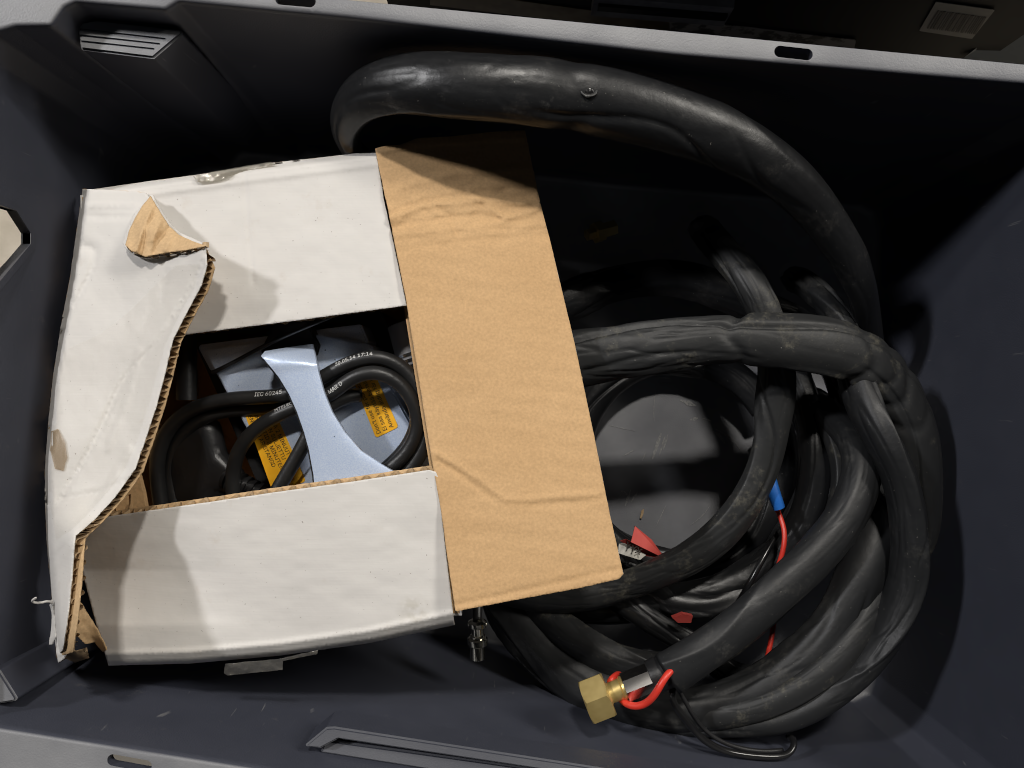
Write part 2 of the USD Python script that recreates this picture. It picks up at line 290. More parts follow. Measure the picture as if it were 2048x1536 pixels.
# pale scuffs on the bare floor
def film2(name, col, fac):
    n = {"t": ("transparent_bsdf", {}), "d": ("diffuse_bsdf", {"color": col}), "g": ("geometry", {}), "n": ("noise_texture", {"scale": 900, "detail": 4, "roughness": .8}), "r": ("map_range", {"from_min": .38, "from_max": .66, "to_max": fac, "clamp": True}), "m": ("mix_closure", {})}
    return look(name, n, [("g.position", "n.vector"), ("n.fac", "r.value"), ("r.result", "m.fac"), ("t.BSDF", "m.closure1"), ("d.BSDF", "m.closure2")], 'm.closure')
SCUFF = film2('chalky_scuff', (.42, .42, .41), .8)
rs = random.Random(11)
def streak(x0, y0, x1, y1, w, bow=0.):
    k_ = 7; a = np.array([P(x0, y0), P(x1, y1)]); d = a[1] - a[0]; nn_ = np.array([-d[1], d[0], 0]) / np.linalg.norm(d); t_ = np.linspace(0, 1, k_)[:, None]
    c = a[0] + d * t_ + nn_ * (bow * 4 * t_ * (1 - t_)) * H / F; hw = (np.sin(np.pi * np.clip(t_, .04, .96)) ** .6) * w * H / F / 2 * np.array([[rs.uniform(.6, 1.2)] for _ in range(k_)])
    l_, r_ = c + nn_ * hw, c - nn_ * hw; v = np.vstack([l_, r_]); v[:, 2] = .0004; b = v.copy(); b[:, 2] = .00025; v = np.vstack([v, b]); i = np.arange(k_ - 1); o = 2 * k_
    f = np.vstack([np.c_[i, k_ + i, k_ + i + 1], np.c_[i, k_ + i + 1, i + 1], np.c_[o + i, o + k_ + i + 1, o + k_ + i], np.c_[o + i, o + i + 1, o + k_ + i + 1], np.c_[i, i + 1, o + i + 1], np.c_[i, o + i + 1, o + i], np.c_[k_ + i, o + k_ + i, o + k_ + i + 1], np.c_[k_ + i, o + k_ + i + 1, k_ + i + 1]])
    return trimesh.Trimesh(v, f, process=False)
for st_ in ((1322, 866, 1304, 920, 7), (1330, 872, 1318, 912, 4), (1336, 868, 1326, 900, 3), (1268, 900, 1246, 912, 3), (1292, 902, 1284, 922, 2.5), (1428, 856, 1482, 902, 4, 5), (1426, 862, 1450, 888, 7, 3), (1310, 754, 1342, 757, 2.6), (1316, 766, 1344, 767, 2.4), (1314, 770, 1308, 842, 1.8, -3), (1240, 980, 1256, 990, 6), (1262, 978, 1250, 1012, 5), (1276, 982, 1262, 1004, 4), (1244, 986, 1236, 996, 3), (1404, 836, 1424, 842, 2), (1360, 800, 1392, 812, 9), (1380, 840, 1396, 836, 6), (1332, 1010, 1312, 1052, 1.6), (1420, 1010, 1380, 1050, 1.8, 4), (1216, 850, 1270, 862, 1.4)):
    obj('scuff_mark', streak(*st_), SCUFF, bin_, False)
# frame round the hand hole in the end wall
fr = yz_prism(np.array(Polygon(hole_yz).buffer(.0030, quad_segs=6).exterior.coords)[:-1], -.2085, -.2043) - hole
obj('hand_hole_frame', fr, BIN, bin_, 30)
# hand grip on the near wall: a raised bar with a sunk panel behind it
def bar(px_poly, z0, z1): return prism(px_poly, z0, z1, r=.0006)
gb = bar([(652, 1456), (668, 1455), (1560, 1592), (1560, 1612), (676, 1479), (640, 1498), (606, 1494)], .128, .1435)
obj('hand_grip', gb, BINGRIP, bin_, 40)
obj('hand_grip_panel', bar([(650, 1480), (1560, 1606), (1560, 1650), (640, 1506)], .12, .1385), BINGRIP, bin_, 40)

# ------------------------------------------------------------------ tubes
def spline(pts, step=.0016):
    pts = np.asarray(pts, float); w = PA(pts); d = np.r_[0, np.cumsum(np.linalg.norm(np.diff(w, axis=0), axis=1) ** .7)]
    cs, rs = CubicSpline(d, w), PchipInterpolator(d, pts[:, 3] * (H - pts[:, 2]) / F / 2)
    t = np.linspace(0, d[-1], 3000); c = cs(t); s = np.r_[0, np.cumsum(np.linalg.norm(np.diff(c, axis=0), axis=1))]
    tt = np.interp(np.linspace(0, s[-1], max(8, int(s[-1] / step))), s, t)
    return cs(tt), rs(tt)
def frames(c):
    t = np.gradient(c, axis=0); t /= np.linalg.norm(t, axis=1, keepdims=True)
    up = np.array([0, 0, 1.0]); u = np.zeros_like(c); v0 = None
    for i in range(len(c)):
        a = up if v0 is None else v0
        a = a - t[i] * (a @ t[i])
        if np.linalg.norm(a) < 1e-6: a = np.array([1.0, 0, 0]) - t[i] * t[i][0]
        a /= np.linalg.norm(a); v0 = a; u[i] = a
    # drift back towards "up" where possible
    w = np.cross(t, u); return t, u, w
def tube(c, r, seg=32, seed=0, wrinkle=0., flat=1., crease=0., kinks=(), cap=True, edge=0.):
    t, u, w = frames(c); n = len(c)
    th = np.linspace(0, 2 * np.pi, seg, endpoint=False); s = np.r_[0, np.cumsum(np.linalg.norm(np.diff(c, axis=0), axis=1))]
    TH, S = np.meshgrid(th, s); R = np.repeat(r[:, None], seg, 1).copy()
    if wrinkle:
        q = np.stack([np.cos(TH) * .9, np.sin(TH) * .9, S / .055 + seed * 7.3], -1)
        R *= 1 + wrinkle * 1.6 * (meshkit.fbm(q, 2, seed) - .5)
        q2 = np.stack([np.cos(TH) * 1.5 + 5, np.sin(TH) * 1.5, S / .016 + seed * 3.1], -1)
        gate = np.clip(meshkit.noise(np.stack([S / .04, S * 0 + seed, np.cos(TH) + 3], -1), seed + 3) * 2 - .75, 0, 1)
        R *= 1 + wrinkle * 1.0 * gate * (meshkit.fbm(q2, 3, seed + 5) - .5)
    if crease:     # the sleeve's long soft folds: ridged noise that follows the length
        q = np.stack([np.cos(TH) * 1.1 + 2, np.sin(TH) * 1.1, S / .07 + seed], -1)
        rg = 1 - np.abs(2 * meshkit.noise(q, seed + 9) - 1); R *= 1 - crease * .5 * np.clip((rg - .84) / .16, 0, 1) ** 2 * np.clip(2 * meshkit.noise(np.stack([S / .07, S * 0, S * 0 + seed + 9], -1), seed + 40) - .7, 0, 1)
    if edge:       # a lay-flat sleeve: two soft folded edges that wander round the tube, and slack cloth between
        z0 = s / .09; a0 = .35 + 1.5 * (meshkit.fbm(np.c_[z0, z0 * 0, z0 * 0 + seed], 2, seed + 21) - .5) * 2
        k0 = np.clip(.35 + 1.3 * meshkit.noise(np.c_[s / .05, s * 0 + 4, s * 0 + seed], seed + 2), 0, 1.3)
        for off in (0, np.pi):
            dd_ = np.angle(np.exp(1j * (TH - (np.pi / 2 + a0[:, None] * (1 if off == 0 else .8) + off)))); R *= 1 + edge * k0[:, None] * np.exp(-(np.abs(dd_) / .20) ** 1.4)
        el = np.angle(np.exp(2j * (TH - np.pi / 2 - a0[:, None]))); R *= 1 + edge * .5 * np.cos(el)
        for n_v, sh in ((0, .75), (1, -.9)):      # slack cloth folded into a sharp valley beside the edge, coming and going
            gv = np.clip(2.4 * meshkit.noise(np.c_[s / .045, s * 0 + 11 + n_v, s * 0 + seed], seed + 50 + n_v) - 1.0, 0, 1)
            dv = np.angle(np.exp(1j * (TH - (a0[:, None] + sh + .35 * np.sin(s / .02 + seed)[:, None])))); R *= 1 - edge * 1.3 * gv[:, None] * np.exp(-(dv / .13) ** 2)
        q = np.stack([np.cos(TH) * 1.8 + 7, np.sin(TH) * 1.8, S / .030 + seed + np.cos(TH) * .6], -1); rg = 1 - np.abs(2 * meshkit.fbm(q, 2, seed + 29) - 1)
        R *= 1 - edge * .55 * np.clip((rg - .88) / .14, 0, 1) ** 1.5 * np.clip(meshkit.noise(np.stack([S / .06, S * 0, S * 0 + seed], -1), seed + 31) * 2 - .6, 0, 1)
    for s0, wd, amp, ph in kinks:
        R *= 1 - amp * np.exp(-((S - s0 - .004 * np.sin(TH * 2 + ph)) / wd) ** 2) * (.35 + .65 * np.cos((TH - ph) / 2) ** 2)
    A = np.cos(TH) * R * flat; B = np.sin(TH) * R * (1 / flat ** .5 if flat < 1 else 1)
    X = c[:, None, :] + u[:, None, :] * A[..., None] + w[:, None, :] * B[..., None]
    v = X.reshape(-1, 3); i = np.arange(n - 1)[:, None] * seg + np.arange(seg)[None]; j = np.arange(n - 1)[:, None] * seg + (np.arange(seg)[None] + 1) % seg
    f = np.vstack([np.c_[i.ravel(), j.ravel(), (j + seg).ravel()], np.c_[i.ravel(), (j + seg).ravel(), (i + seg).ravel()]])
    if cap:
        v = np.vstack([v, c[0], c[-1]]); k = len(v) - 2; a = np.arange(seg); b = (a + 1) % seg; e = (n - 1) * seg
        f = np.vstack([f, np.c_[np.full(seg, k), b, a], np.c_[np.full(seg, k + 1), e + a, e + b]])
    m = trimesh.Trimesh(v, f, process=False)
    if m.volume < 0: m.invert()
    return m
def hose_mesh(pts, seed, wrinkle=.25, flat=.88, crease=.16, kinks=(), seg=76, edge=.15):
    c, r = spline(pts); return tube(c, r * (.97 - edge * .45), seg, seed, wrinkle * .42, flat, crease, kinks, edge=edge)
def wire_mesh(pts, seg=14): c, r = spline(pts, .0012); return tube(c, r, seg)

G = 'black rubber-sleeved hoses coiled in the bin'
def hose(name, label, pts, mat, seed, **kw):
    t = thing(name, label, 'hose', G); obj('sleeve', hose_mesh(pts, seed, **kw), mat, t, True); return t

# big arch along the far wall
arch = [(735, 345, .05, 55), (708, 300, .085, 62), (690, 248, .112, 76), (722, 196, .128, 92), (805, 168, .139, 106), (920, 172, .145, 120), (1050, 181, .146, 124), (1200, 203, .143, 122), (1340, 238, .138, 116), (1470, 290, .130, 110), (1580, 362, .119, 98), (1662, 458, .104, 80), (1716, 556, .09, 62), (1735, 640, .072, 56), (1742, 720, .05, 56), (1735, 800, .03, 56)]
h1 = hose('thick_hose', 'thickest smooth black hose arching along the far wall above the carton, with a hole', arch, RUBBER_GLOSS, 1, wrinkle=.09, flat=.80, crease=.05, edge=.07, kinks=[(.175, .006, .10, .3)])
# the torn puncture in the arch: a little raised ragged ring with a dark knot in it
pc = P(1178, 176, .1530)
k = trimesh.creation.torus(.0029, .0007, major_sections=20, minor_sections=8); vv = k.vertices.copy()
vv[:, 0] *= .9 + .35 * meshkit.noise(vv * 900, 3); vv[:, 1] *= .9 + .3 * meshkit.noise(vv * 800 + 5, 4); vv[:, 2] *= .45; k.vertices = vv
k.apply_transform(trimesh.transformations.rotation_matrix(-.25, (1, 0, 0))); k.apply_translation(pc - np.array([0, 0, .0013]))
obj('puncture_lip', k, RUBBER_GLOSS, h1, True, label='ragged lip of the hole torn in the hose')
k = trimesh.creation.icosphere(3, .0021); vv = k.vertices; k.vertices = vv * (.7 + .6 * meshkit.fbm(vv * 900, 3, 8))[:, None] * [1, .9, .25]; k.apply_translation(pc + [.0004, -.0006, -.0012])
obj('puncture_knot', k, GLOSSBLACK, h1, True)

hose('hose', 'dusty black hose lying level across the others from under the middle of the brown flap',
     [(1060, 738, .092, 80), (1150, 718, .098, 90), (1290, 697, .102, 90), (1420, 680, .103, 80), (1530, 680, .101, 92), (1640, 690, .097, 96), (1730, 722, .09, 88), (1795, 790, .084, 90), (1832, 880, .08, 92), (1846, 980, .076, 84), (1838, 1080, .07, 78), (1790, 1160, .074, 68), (1724, 1262, .084, 58), (1640, 1346, .087, 55), (1545, 1403, .085, 52), (1440, 1433, .08, 50), (1320, 1438, .068, 50)],
     RUBBER_DUSTY, 2, wrinkle=.12, flat=.80, crease=.05, edge=.16, kinks=[(.093, .003, .22, -.9), (.158, .003, .17, 1.0), (.171, .002, .15, 1.4), (.183, .0028, .17, .6), (.199, .003, .12, 1.2)])
hose('hose', 'outermost black hose of the coil, running round the near right corner of the bin',
     [(1590, 560, .025, 60), (1640, 592, .06, 68), (1690, 665, .074, 72), (1712, 765, .084, 78), (1752, 860, .093, 80), (1796, 950, .095, 82), (1816, 1050, .094, 80), (1816, 1140, .091, 78), (1790, 1232, .088, 80), (1734, 1322, .085, 80), (1652, 1392, .082, 78), (1555, 1434, .078, 74), (1430, 1444, .072, 68), (1310, 1438, .062, 66), (1190, 1400, .05, 70), (1095, 1330, .042, 74), (1025, 1245, .032, 74), (990, 1160, .02, 70)],
     RUBBER, 3, wrinkle=.28, flat=.88, crease=.18)
hose('hose', 'black hose passing under the level hose and curving round the bare patch of floor',
     [(1405, 450, .045, 52), (1468, 528, .076, 64), (1512, 590, .084, 66), (1538, 655, .083, 66), (1550, 745, .079, 72), (1548, 835, .076, 70), (1530, 925, .072, 72), (1480, 1022, .07, 76), (1408, 1096, .067, 80), (1318, 1146, .062, 72), (1220, 1180, .055, 62), (1120, 1196, .05, 60), (1000, 1180, .04, 60)],
     RUBBER_DUSTY, 4, wrinkle=.30, flat=.9, crease=.17)
hose('hose', 'second black hose in from the near right corner, curving beneath the brass nut',
     [(1745, 930, .05, 66), (1752, 1020, .066, 76), (1735, 1110, .076, 84), (1695, 1205, .079, 84), (1625, 1300, .080, 84), (1530, 1372, .079, 80), (1430, 1412, .076, 74), (1330, 1422, .072, 72), (1235, 1398, .064, 82), (1140, 1345, .054, 88), (1062, 1272, .042, 84), (1000, 1190, .028, 76)],
     RUBBER, 5, wrinkle=.34, flat=.88, crease=.2)
hose('hose', 'scuffed black hose tucked just under the one with the brass nut',
     [(1640, 800, .03, 58), (1668, 870, .055, 62), (1690, 950, .064, 66), (1672, 1040, .066, 62), (1610, 1150, .064, 62), (1530, 1232, .064, 64), (1440, 1298, .066, 68), (1350, 1330, .066, 74), (1250, 1326, .064, 78), (1165, 1292, .055, 80), (1090, 1236, .042, 76), (1040, 1170, .028, 72)],
     RUBBER_DUSTY, 6, wrinkle=.34, flat=.88, crease=.18)
hose('hose', 'shadowed black hose curving just behind the dusty level hose beside the brown flap',
     [(1080, 640, .05, 60), (1150, 596, .058, 66), (1240, 566, .052, 60), (1330, 556, .05, 60), (1420, 574, .054, 62), (1510, 612, .056, 62), (1600, 650, .056, 62), (1670, 730, .05, 62), (1700, 830, .035, 62), (1700, 930, .03, 60)],
     RUBBER_GLOSS, 7, wrinkle=.32, crease=.2)
rng_ = [(1355 + 205 * math.cos(a), 925 + 208 * math.sin(a), .016, 62) for a in np.linspace(-.35, 2 * math.pi - .55, 26)]
hose('hose', 'lowest black hose lying on the bin floor as a ring round the bare patch', rng_, RUBBER_GLOSS, 8, wrinkle=.2, crease=.12)
hose('hose', 'deep black hose in the middle of the coil, behind the loose red wire',
     [(1590, 740, .03, 60), (1622, 850, .046, 62), (1628, 950, .05, 64), (1600, 1050, .048, 64), (1530, 1130, .045, 64), (1440, 1180, .044, 60), (1340, 1200, .042, 60), (1240, 1215, .038, 60), (1120, 1210, .03, 60)],
     RUBBER_GLOSS, 9, wrinkle=.4, crease=.25)
hose('hose', 'wrinkled black hose in the dark below the red tag',
     [(1240, 1110, .03, 56), (1310, 1180, .040, 60), (1390, 1205, .044, 64), (1480, 1180, .044, 62), (1560, 1100, .040, 60), (1620, 1000, .034, 60), (1640, 880, .03, 60)],
     RUBBER_GLOSS, 10, wrinkle=.45, crease=.3)
hose('hose', 'dark glossy hose crossing low between the carton and the brass fitting',
     [(1170, 1160, .03, 50), (1260, 1215, .046, 48), (1330, 1260, .050, 50), (1400, 1300, .05, 54), (1470, 1350, .05, 56), (1560, 1340, .045, 56), (1640, 1270, .04, 56)],
     RUBBER_GLOSS, 11, wrinkle=.3, crease=.2)

# ---- the hose that carries the brass fitting
h5 = thing('fitted_hose', 'black hose ending in a brass hex nut and a steel crimp', 'hose', G)
obj('sleeve', hose_mesh([(1625, 800, .025, 66), (1682, 850, .06, 72), (1722, 920, .08, 78), (1706, 1004, .088, 80), (1642, 1100, .093, 82), (1560, 1180, .097, 84), (1470, 1256, .1, 86), (1392, 1312, .102, 90), (1336, 1348, .102, 94)], 12, .14, .86, .09, edge=.06), RUBBER, h5, True)
A, B = P(1360, 1331, .100), P(1165, 1408, .100)
ax = (B - A) / np.linalg.norm(B - A); px_m = (H - .1) / F
def at(px): return A + ax * px * px_m            # px measured along the fitting from inside the sleeve
def turned(prof, seg=40):                         # prof: (px along, radius px)
    prof = np.array(prof, float); m = trimesh.creation.revolve(np.c_[prof[:, 1] * px_m, prof[:, 0] * px_m], sections=seg)
    m.apply_transform(trimesh.geometry.align_vectors((0, 0, 1), ax)); m.apply_translation(A); return m
obj('inner_hose', turned([(0, 0), (0, 34), (48, 34), (64, 32), (64, 0)]), BLACK, h5, 30)
# crimp: an eight sided pressed sleeve
ang = np.linspace(0, 2 * np.pi, 16, endpoint=False); rad = np.where(np.arange(16) % 2, 27.0, 30.0) * px_m
cs = m3.CrossSection([np.c_[np.cos(ang) * rad, np.sin(ang) * rad]])
cr = to_tri(m3.Manifold.extrude(cs, 58 * px_m)); cr.apply_transform(trimesh.geometry.align_vectors((0, 0, 1), ax)); cr.apply_translation(at(61))
obj('crimp_sleeve', cr, CHROME, h5, 20)
obj('fitting_neck', turned([(118, 0), (118, 23), (124, 24), (127, 21), (150, 20), (156, 26), (160, 27), (160, 0)]), BRASS, h5, 30)
hexa = np.array([[math.cos(a), math.sin(a)] for a in np.arange(6) * math.pi / 3]) * 47 * px_m
nut = m3.Manifold.extrude(m3.CrossSection([hexa]), 50 * px_m)
cone = m3.Manifold.revolve(m3.CrossSection([np.array([[0, 0], [40.5, 0], [48.5, 5], [48.5, 45], [40.5, 50], [0, 50]]) * px_m]), 64)
nut = nut ^ cone
nut = nut - m3.Manifold.cylinder(30 * px_m, 26 * px_m, 26 * px_m, 40).translate((0, 0, 25 * px_m))
nt = to_tri(nut); R0 = trimesh.geometry.align_vectors((0, 0, 1), ax)
# turn the hex so that an edge faces up, a little towards the near side
def edge_up(a):
    R = (R0 @ trimesh.transformations.rotation_matrix(a, (0, 0, 1)))[:3, :3]; return max((R @ np.r_[h_ / np.linalg.norm(h_), 0]) @ np.array([-.10, .33, .94]) for h_ in hexa)
bang = max(np.linspace(0, math.pi / 3, 120), key=edge_up)
nt.apply_transform(R0 @ trimesh.transformations.rotation_matrix(bang, (0, 0, 1))); nt.apply_translation(at(153))
obj('hex_nut', nt, BRASS, h5, 25)
obj('wire', wire_mesh([(1360, 1335, .104, 14), (1330, 1356, .112, 14), (1312, 1385, .112, 15), (1292, 1406, .109, 15), (1268, 1412, .106, 15), (1246, 1402, .101, 14), (1236, 1385, .093, 15), (1226, 1372, .092, 15), (1222, 1362, .097, 15), (1230, 1353, .094, 14), (1240, 1356, .088, 14)]), RED, h5, True, label='red insulated wire looped past the crimp')
obj('wire', wire_mesh([(1350, 1368, .098, 14), (1346, 1400, .1, 14), (1366, 1432, .098, 15), (1402, 1474, .094, 15), (1446, 1500, .09, 14), (1500, 1511, .088, 14), (1552, 1513, .086, 14), (1580, 1504, .083, 13), (1588, 1486, .08, 13), (1576, 1474, .075, 13)]), GLOSSBLACK, h5, True, label='thin black wire hanging out of the sleeve end')
obj('wire', wire_mesh([(1352, 1372, .096, 8), (1380, 1420, .094, 9), (1410, 1460, .09, 9), (1460, 1490, .086, 9), (1520, 1502, .082, 9), (1565, 1500, .078, 9)]), BLACK, h5, True, label='thin black wire hanging out of the sleeve end')

# ---- loose red wire with the blue shrink tube
rw = thing('red_wire', 'loose red wire with a blue sleeve on its end, hanging among the hoses', 'wire')
obj('insulation', wire_mesh([(1546, 1000, .058, 9), (1556, 1024, .06, 10), (1568, 1060, .064, 10), (1566, 1100, .066, 10), (1554, 1140, .064, 10), (1545, 1180, .06, 10), (1548, 1235, .055, 10), (1540, 1290, .06, 10), (1530, 1330, .066, 10), (1520, 1358, .066, 10), (1505, 1385, .055, 10)]), RED, rw, True)
obj('shrink_tube', wire_mesh([(1540, 958, .066, 25), (1547, 984, .067, 26), (1558, 1016, .067, 24)], 20), BLUETUBE, rw, 40)
w = thing('thin_cable', 'thin black cable lying beside the loose red wire', 'cable')
obj('insulation', wire_mesh([(1560, 1060, .05, 11), (1530, 1110, .056, 12), (1500, 1165, .058, 12), (1470, 1215, .054, 12), (1440, 1260, .045, 12)]), GLOSSBLACK, w, True)

# ---- red tag on the bin floor
def plate(px_pts, zs, t):
    a = PA([(x, y, z) for (x, y), z in zip(px_pts, zs)]); k = len(a)
    v = np.vstack([a, a - [0, 0, t]]); f = [[0, i, i + 1] for i in range(1, k - 1)] + [[k, k + i + 1, k + i] for i in range(1, k - 1)]
    for i in range(k): j = (i + 1) % k; f += [[i, k + i, k + j], [i, k + j, j]]
    m = trimesh.Trimesh(v, np.array(f), process=False)
    m.fix_normals(); return m
tg = thing('red_tag', 'red folded tag with a white printed strip on the bare patch of floor', 'tag')
obj('panel', plate([(1270, 1052), (1304, 1080), (1331, 1118), (1262, 1084)], [.054, .052, .05, .058], .0008), REDTAG, tg, False)
obj('panel', plate([(1252, 1078), (1262, 1084), (1331, 1118), (1292, 1112), (1240, 1082)], [.052, .058, .05, .049, .049], .0008), REDTAG, tg, False)
obj('printed_strip', plate([(1238, 1088), (1250, 1087), (1292, 1110), (1280, 1120), (1236, 1106)], [.0535, .055, .053, .0525, .0525], .0006), mottled('tag_white', (.66, .64, .58), (.72, .7, .65), 200, .6), tg, False)
tx = meshkit.text_mesh('YYX', .0032, .0002, bold=True); tx.apply_transform(trimesh.transformations.rotation_matrix(math.radians(-27), (0, 0, 1))); tx.apply_translation(P(1248, 1094, .0556))
obj('lettering', tx, INK, tg, False)
rt = thing('red_clip', 'small red piece half buried under the hoses near the brass fitting', 'clip')
obj('body', plate([(1345, 1236), (1366, 1228), (1386, 1232), (1382, 1246), (1356, 1246)], [.066, .068, .068, .066, .065], .004), REDTAG, rt, 30)

fk = obj('wood_flake', plate([(1280, 1036), (1283, 1022), (1288, 1018), (1287, 1027), (1283, 1037)], [.002] * 5, .0008), FLUTE, None, False, label='tiny pale flake lying on the bare bin floor', cat='flake')
# ---- cable connector hanging at the carton's near right corner
cn = thing('cable_connector', 'small nickel screw connector hanging on a black cable beside the carton corner', 'connector')
def vturn(c, prof, mat, name, parent, axis=(0, -1, -.12), seg=28, sm=30):
    s = (H - c[2]) / F; prof = np.array(prof, float); m = trimesh.creation.revolve(np.c_[prof[:, 1], prof[:, 0]] * s, sections=seg)
    m.apply_transform(trimesh.geometry.align_vectors((0, 0, 1), np.array(axis) / np.linalg.norm(axis))); m.apply_translation(c); return obj(name, m, mat, parent, sm)
c0 = P(955, 1236, .075)
vturn(c0, [(4, 0), (4, 13), (8, 19), (16, 19), (20, 12), (22, 0)], DARKCHROME, 'strain_clamp', cn)
vturn(c0, [(18, 0), (18, 11), (34, 12), (36, 15), (40, 15), (40, 0)], DARKCHROME, 'barrel', cn)
vturn(c0, [(40, 0), (40, 17), (43, 20), (54, 20), (57, 17), (57, 0)], DARKCHROME, 'knurled_ring', cn)
vturn(c0, [(57, 0), (57, 14), (84, 15), (86, 12), (86, 0)], DARKCHROME, 'socket', cn)
for sx in (-17, 17):
    s = trimesh.creation.icosphere(2, .0011); s.apply_translation(c0 + [sx * px_m, -12 * px_m, .001]); obj('screw', s, DARKCHROME, cn, True)
obj('cable', wire_mesh([(962, 1100, .06, 26), (956, 1180, .068, 24), (955, 1240, .0745, 18)]), BLACK, cn, True)

# ---- brass fitting deep in the dark behind
bf = thing('brass_fitting', 'dull brass hose fitting lying deep in the dark behind the level hose', 'fitting')
cc = P(1212, 447, .05)
cc[2] = .03
vturn(cc, [(-30, 0), (-30, 16), (0, 16), (0, 22), (16, 22), (16, 12), (34, 12), (34, 0)], BRASS, 'body', bf, axis=(-.9, -.3, .3), seg=6, sm=20)

# ------------------------------------------------------------------ carton
def zb(px, py): return .122 + .030 * (np.asarray(py, float) - 340) / 950.0
def sheet(poly_px, zf, t=.0006, g=9.0, rough=0., seed=0):
    q = Polygon(poly_px); ring_ = q.exterior; nb = max(12, int(ring_.length / (g * .6)))
    b = np.array([ring_.interpolate(i / nb, normalized=True).coords[0] for i in range(nb)])
    b = np.array([c for c in b] + [c for c in poly_px])           # keep true corners
    order = np.argsort([ring_.project(Point(c)) for c in b]); b = b[order]
    keep = np.r_[True, np.linalg.norm(np.diff(b, axis=0), axis=1) > .8]; b = b[keep]
    if rough: b = b + (np.stack([meshkit.fbm(np.c_[b / 9.0, np.full(len(b), seed)], 3, seed), meshkit.fbm(np.c_[b / 9.0, np.full(len(b), seed + 9)], 3, seed + 2)], 1) - .5) * 2 * rough
    q2 = Polygon(b).buffer(0); x0, y0, x1, y1 = q2.bounds
    X, Y = np.meshgrid(np.arange(x0 + g / 2, x1, g), np.arange(y0 + g / 2, y1, g)); gp = np.c_[X.ravel(), Y.ravel()]
    ins = shapely.contains_xy(q2.buffer(-g * .35), gp[:, 0], gp[:, 1]); pts = np.vstack([b, gp[ins]])
    tri = Delaunay(pts).simplices; ce = pts[tri].mean(1); tri = tri[shapely.contains_xy(q2, ce[:, 0], ce[:, 1])]
    z = zf(pts[:, 0], pts[:, 1]); v = PA(np.c_[pts, z]); k = len(v)
    nn = np.cross(v[tri[:, 1]] - v[tri[:, 0]], v[tri[:, 2]] - v[tri[:, 0]])[:, 2]; tri = np.where((nn < 0)[:, None], tri[:, ::-1], tri)
    e = np.vstack([tri[:, [0, 1]], tri[:, [1, 2]], tri[:, [2, 0]]]); es = np.sort(e, 1)
    _, inv, cnt = np.unique(es, axis=0, return_inverse=True, return_counts=True); be = e[cnt[inv.ravel()] == 1]
    f = np.vstack([tri, tri[:, ::-1] + k, np.c_[be[:, 0], be[:, 0] + k, be[:, 1] + k], np.c_[be[:, 0], be[:, 1] + k, be[:, 1]]])
    return trimesh.Trimesh(np.vstack([v, v - [0, 0, t]]), f, process=False)
def rbf(ctrl, smooth=0.):
    c = np.array(ctrl, float); f = RBFInterpolator(c[:, :2] / 100, c[:, 2], kernel='thin_plate_spline', smoothing=smooth)
    return lambda x, y: f(np.c_[np.atleast_1d(x), np.atleast_1d(y)] / 100)
def seg_dist(x, y, line):
    l = LineString(line); return shapely.distance(shapely.points(x, y), l)
TH_ = .0042
def flute(path, zf, inward, parent, mat=FLUTE, t=TH_, pitch=.0052, deep=.005, bevel=2.0, seed=0):
    """the wavy inner paper that shows at a cut edge, between the two liners"""
    l = LineString(path); nn = int(l.length / 1.1)
    a = np.array([l.interpolate(i / (nn - 1), normalized=True).coords[0] for i in range(nn)])
    z = zf(a[:, 0], a[:, 1]); iw = np.array(inward, float) if np.ndim(inward) == 2 else np.tile(np.array(inward, float), (nn, 1)); iw = iw / np.linalg.norm(iw, axis=1, keepdims=True)
    p = PA(np.c_[a + iw * .5, z]); s = np.r_[0, np.cumsum(np.linalg.norm(np.diff(p, axis=0), axis=1))]
    ph = 2 * np.pi * s / pitch + 2.2 * (meshkit.fbm(np.c_[s * 60, s * 0, s * 0 + seed], 2, seed) - .5)
    amp = (t / 2 - .0004); wz = -t / 2 + amp * np.tanh(1.6 * np.sin(ph))
    iw3 = np.c_[iw[:, 0], -iw[:, 1], np.zeros(nn)]
    jag = (meshkit.noise(np.c_[s * 500, s * 0, s * 0 + 3], seed) - .5)[:, None] * .0009
    e0 = p + iw3 * jag + np.c_[np.zeros((nn, 2)), wz] + iw3 * (wz / t * bevel * .2e-3)[:, None]; ai = a + iw * (deep * 4000 + .5); e1 = PA(np.c_[ai, zf(ai[:, 0], ai[:, 1]) - .0005]) + np.c_[np.zeros((nn, 2)), wz]
    th = np.array([0, 0, -.0004]); v = np.vstack([e0, e1, e1 + th, e0 + th]); i = np.arange(nn - 1); f = []
    for r0, r1 in ((0, 1), (1, 2), (2, 3), (3, 0)):
        a0, a1 = r0 * nn, r1 * nn; f += [np.c_[a0 + i, a0 + i + 1, a1 + i + 1], np.c_[a0 + i, a1 + i + 1, a1 + i]]
    m = trimesh.Trimesh(v, np.vstack(f), process=False); m.fix_normals(multibody=False)
    return obj('corrugation', m, mat, parent, True)

box = thing('carton', 'white corrugated cardboard carton with torn flaps, holding a blue pump', 'box')
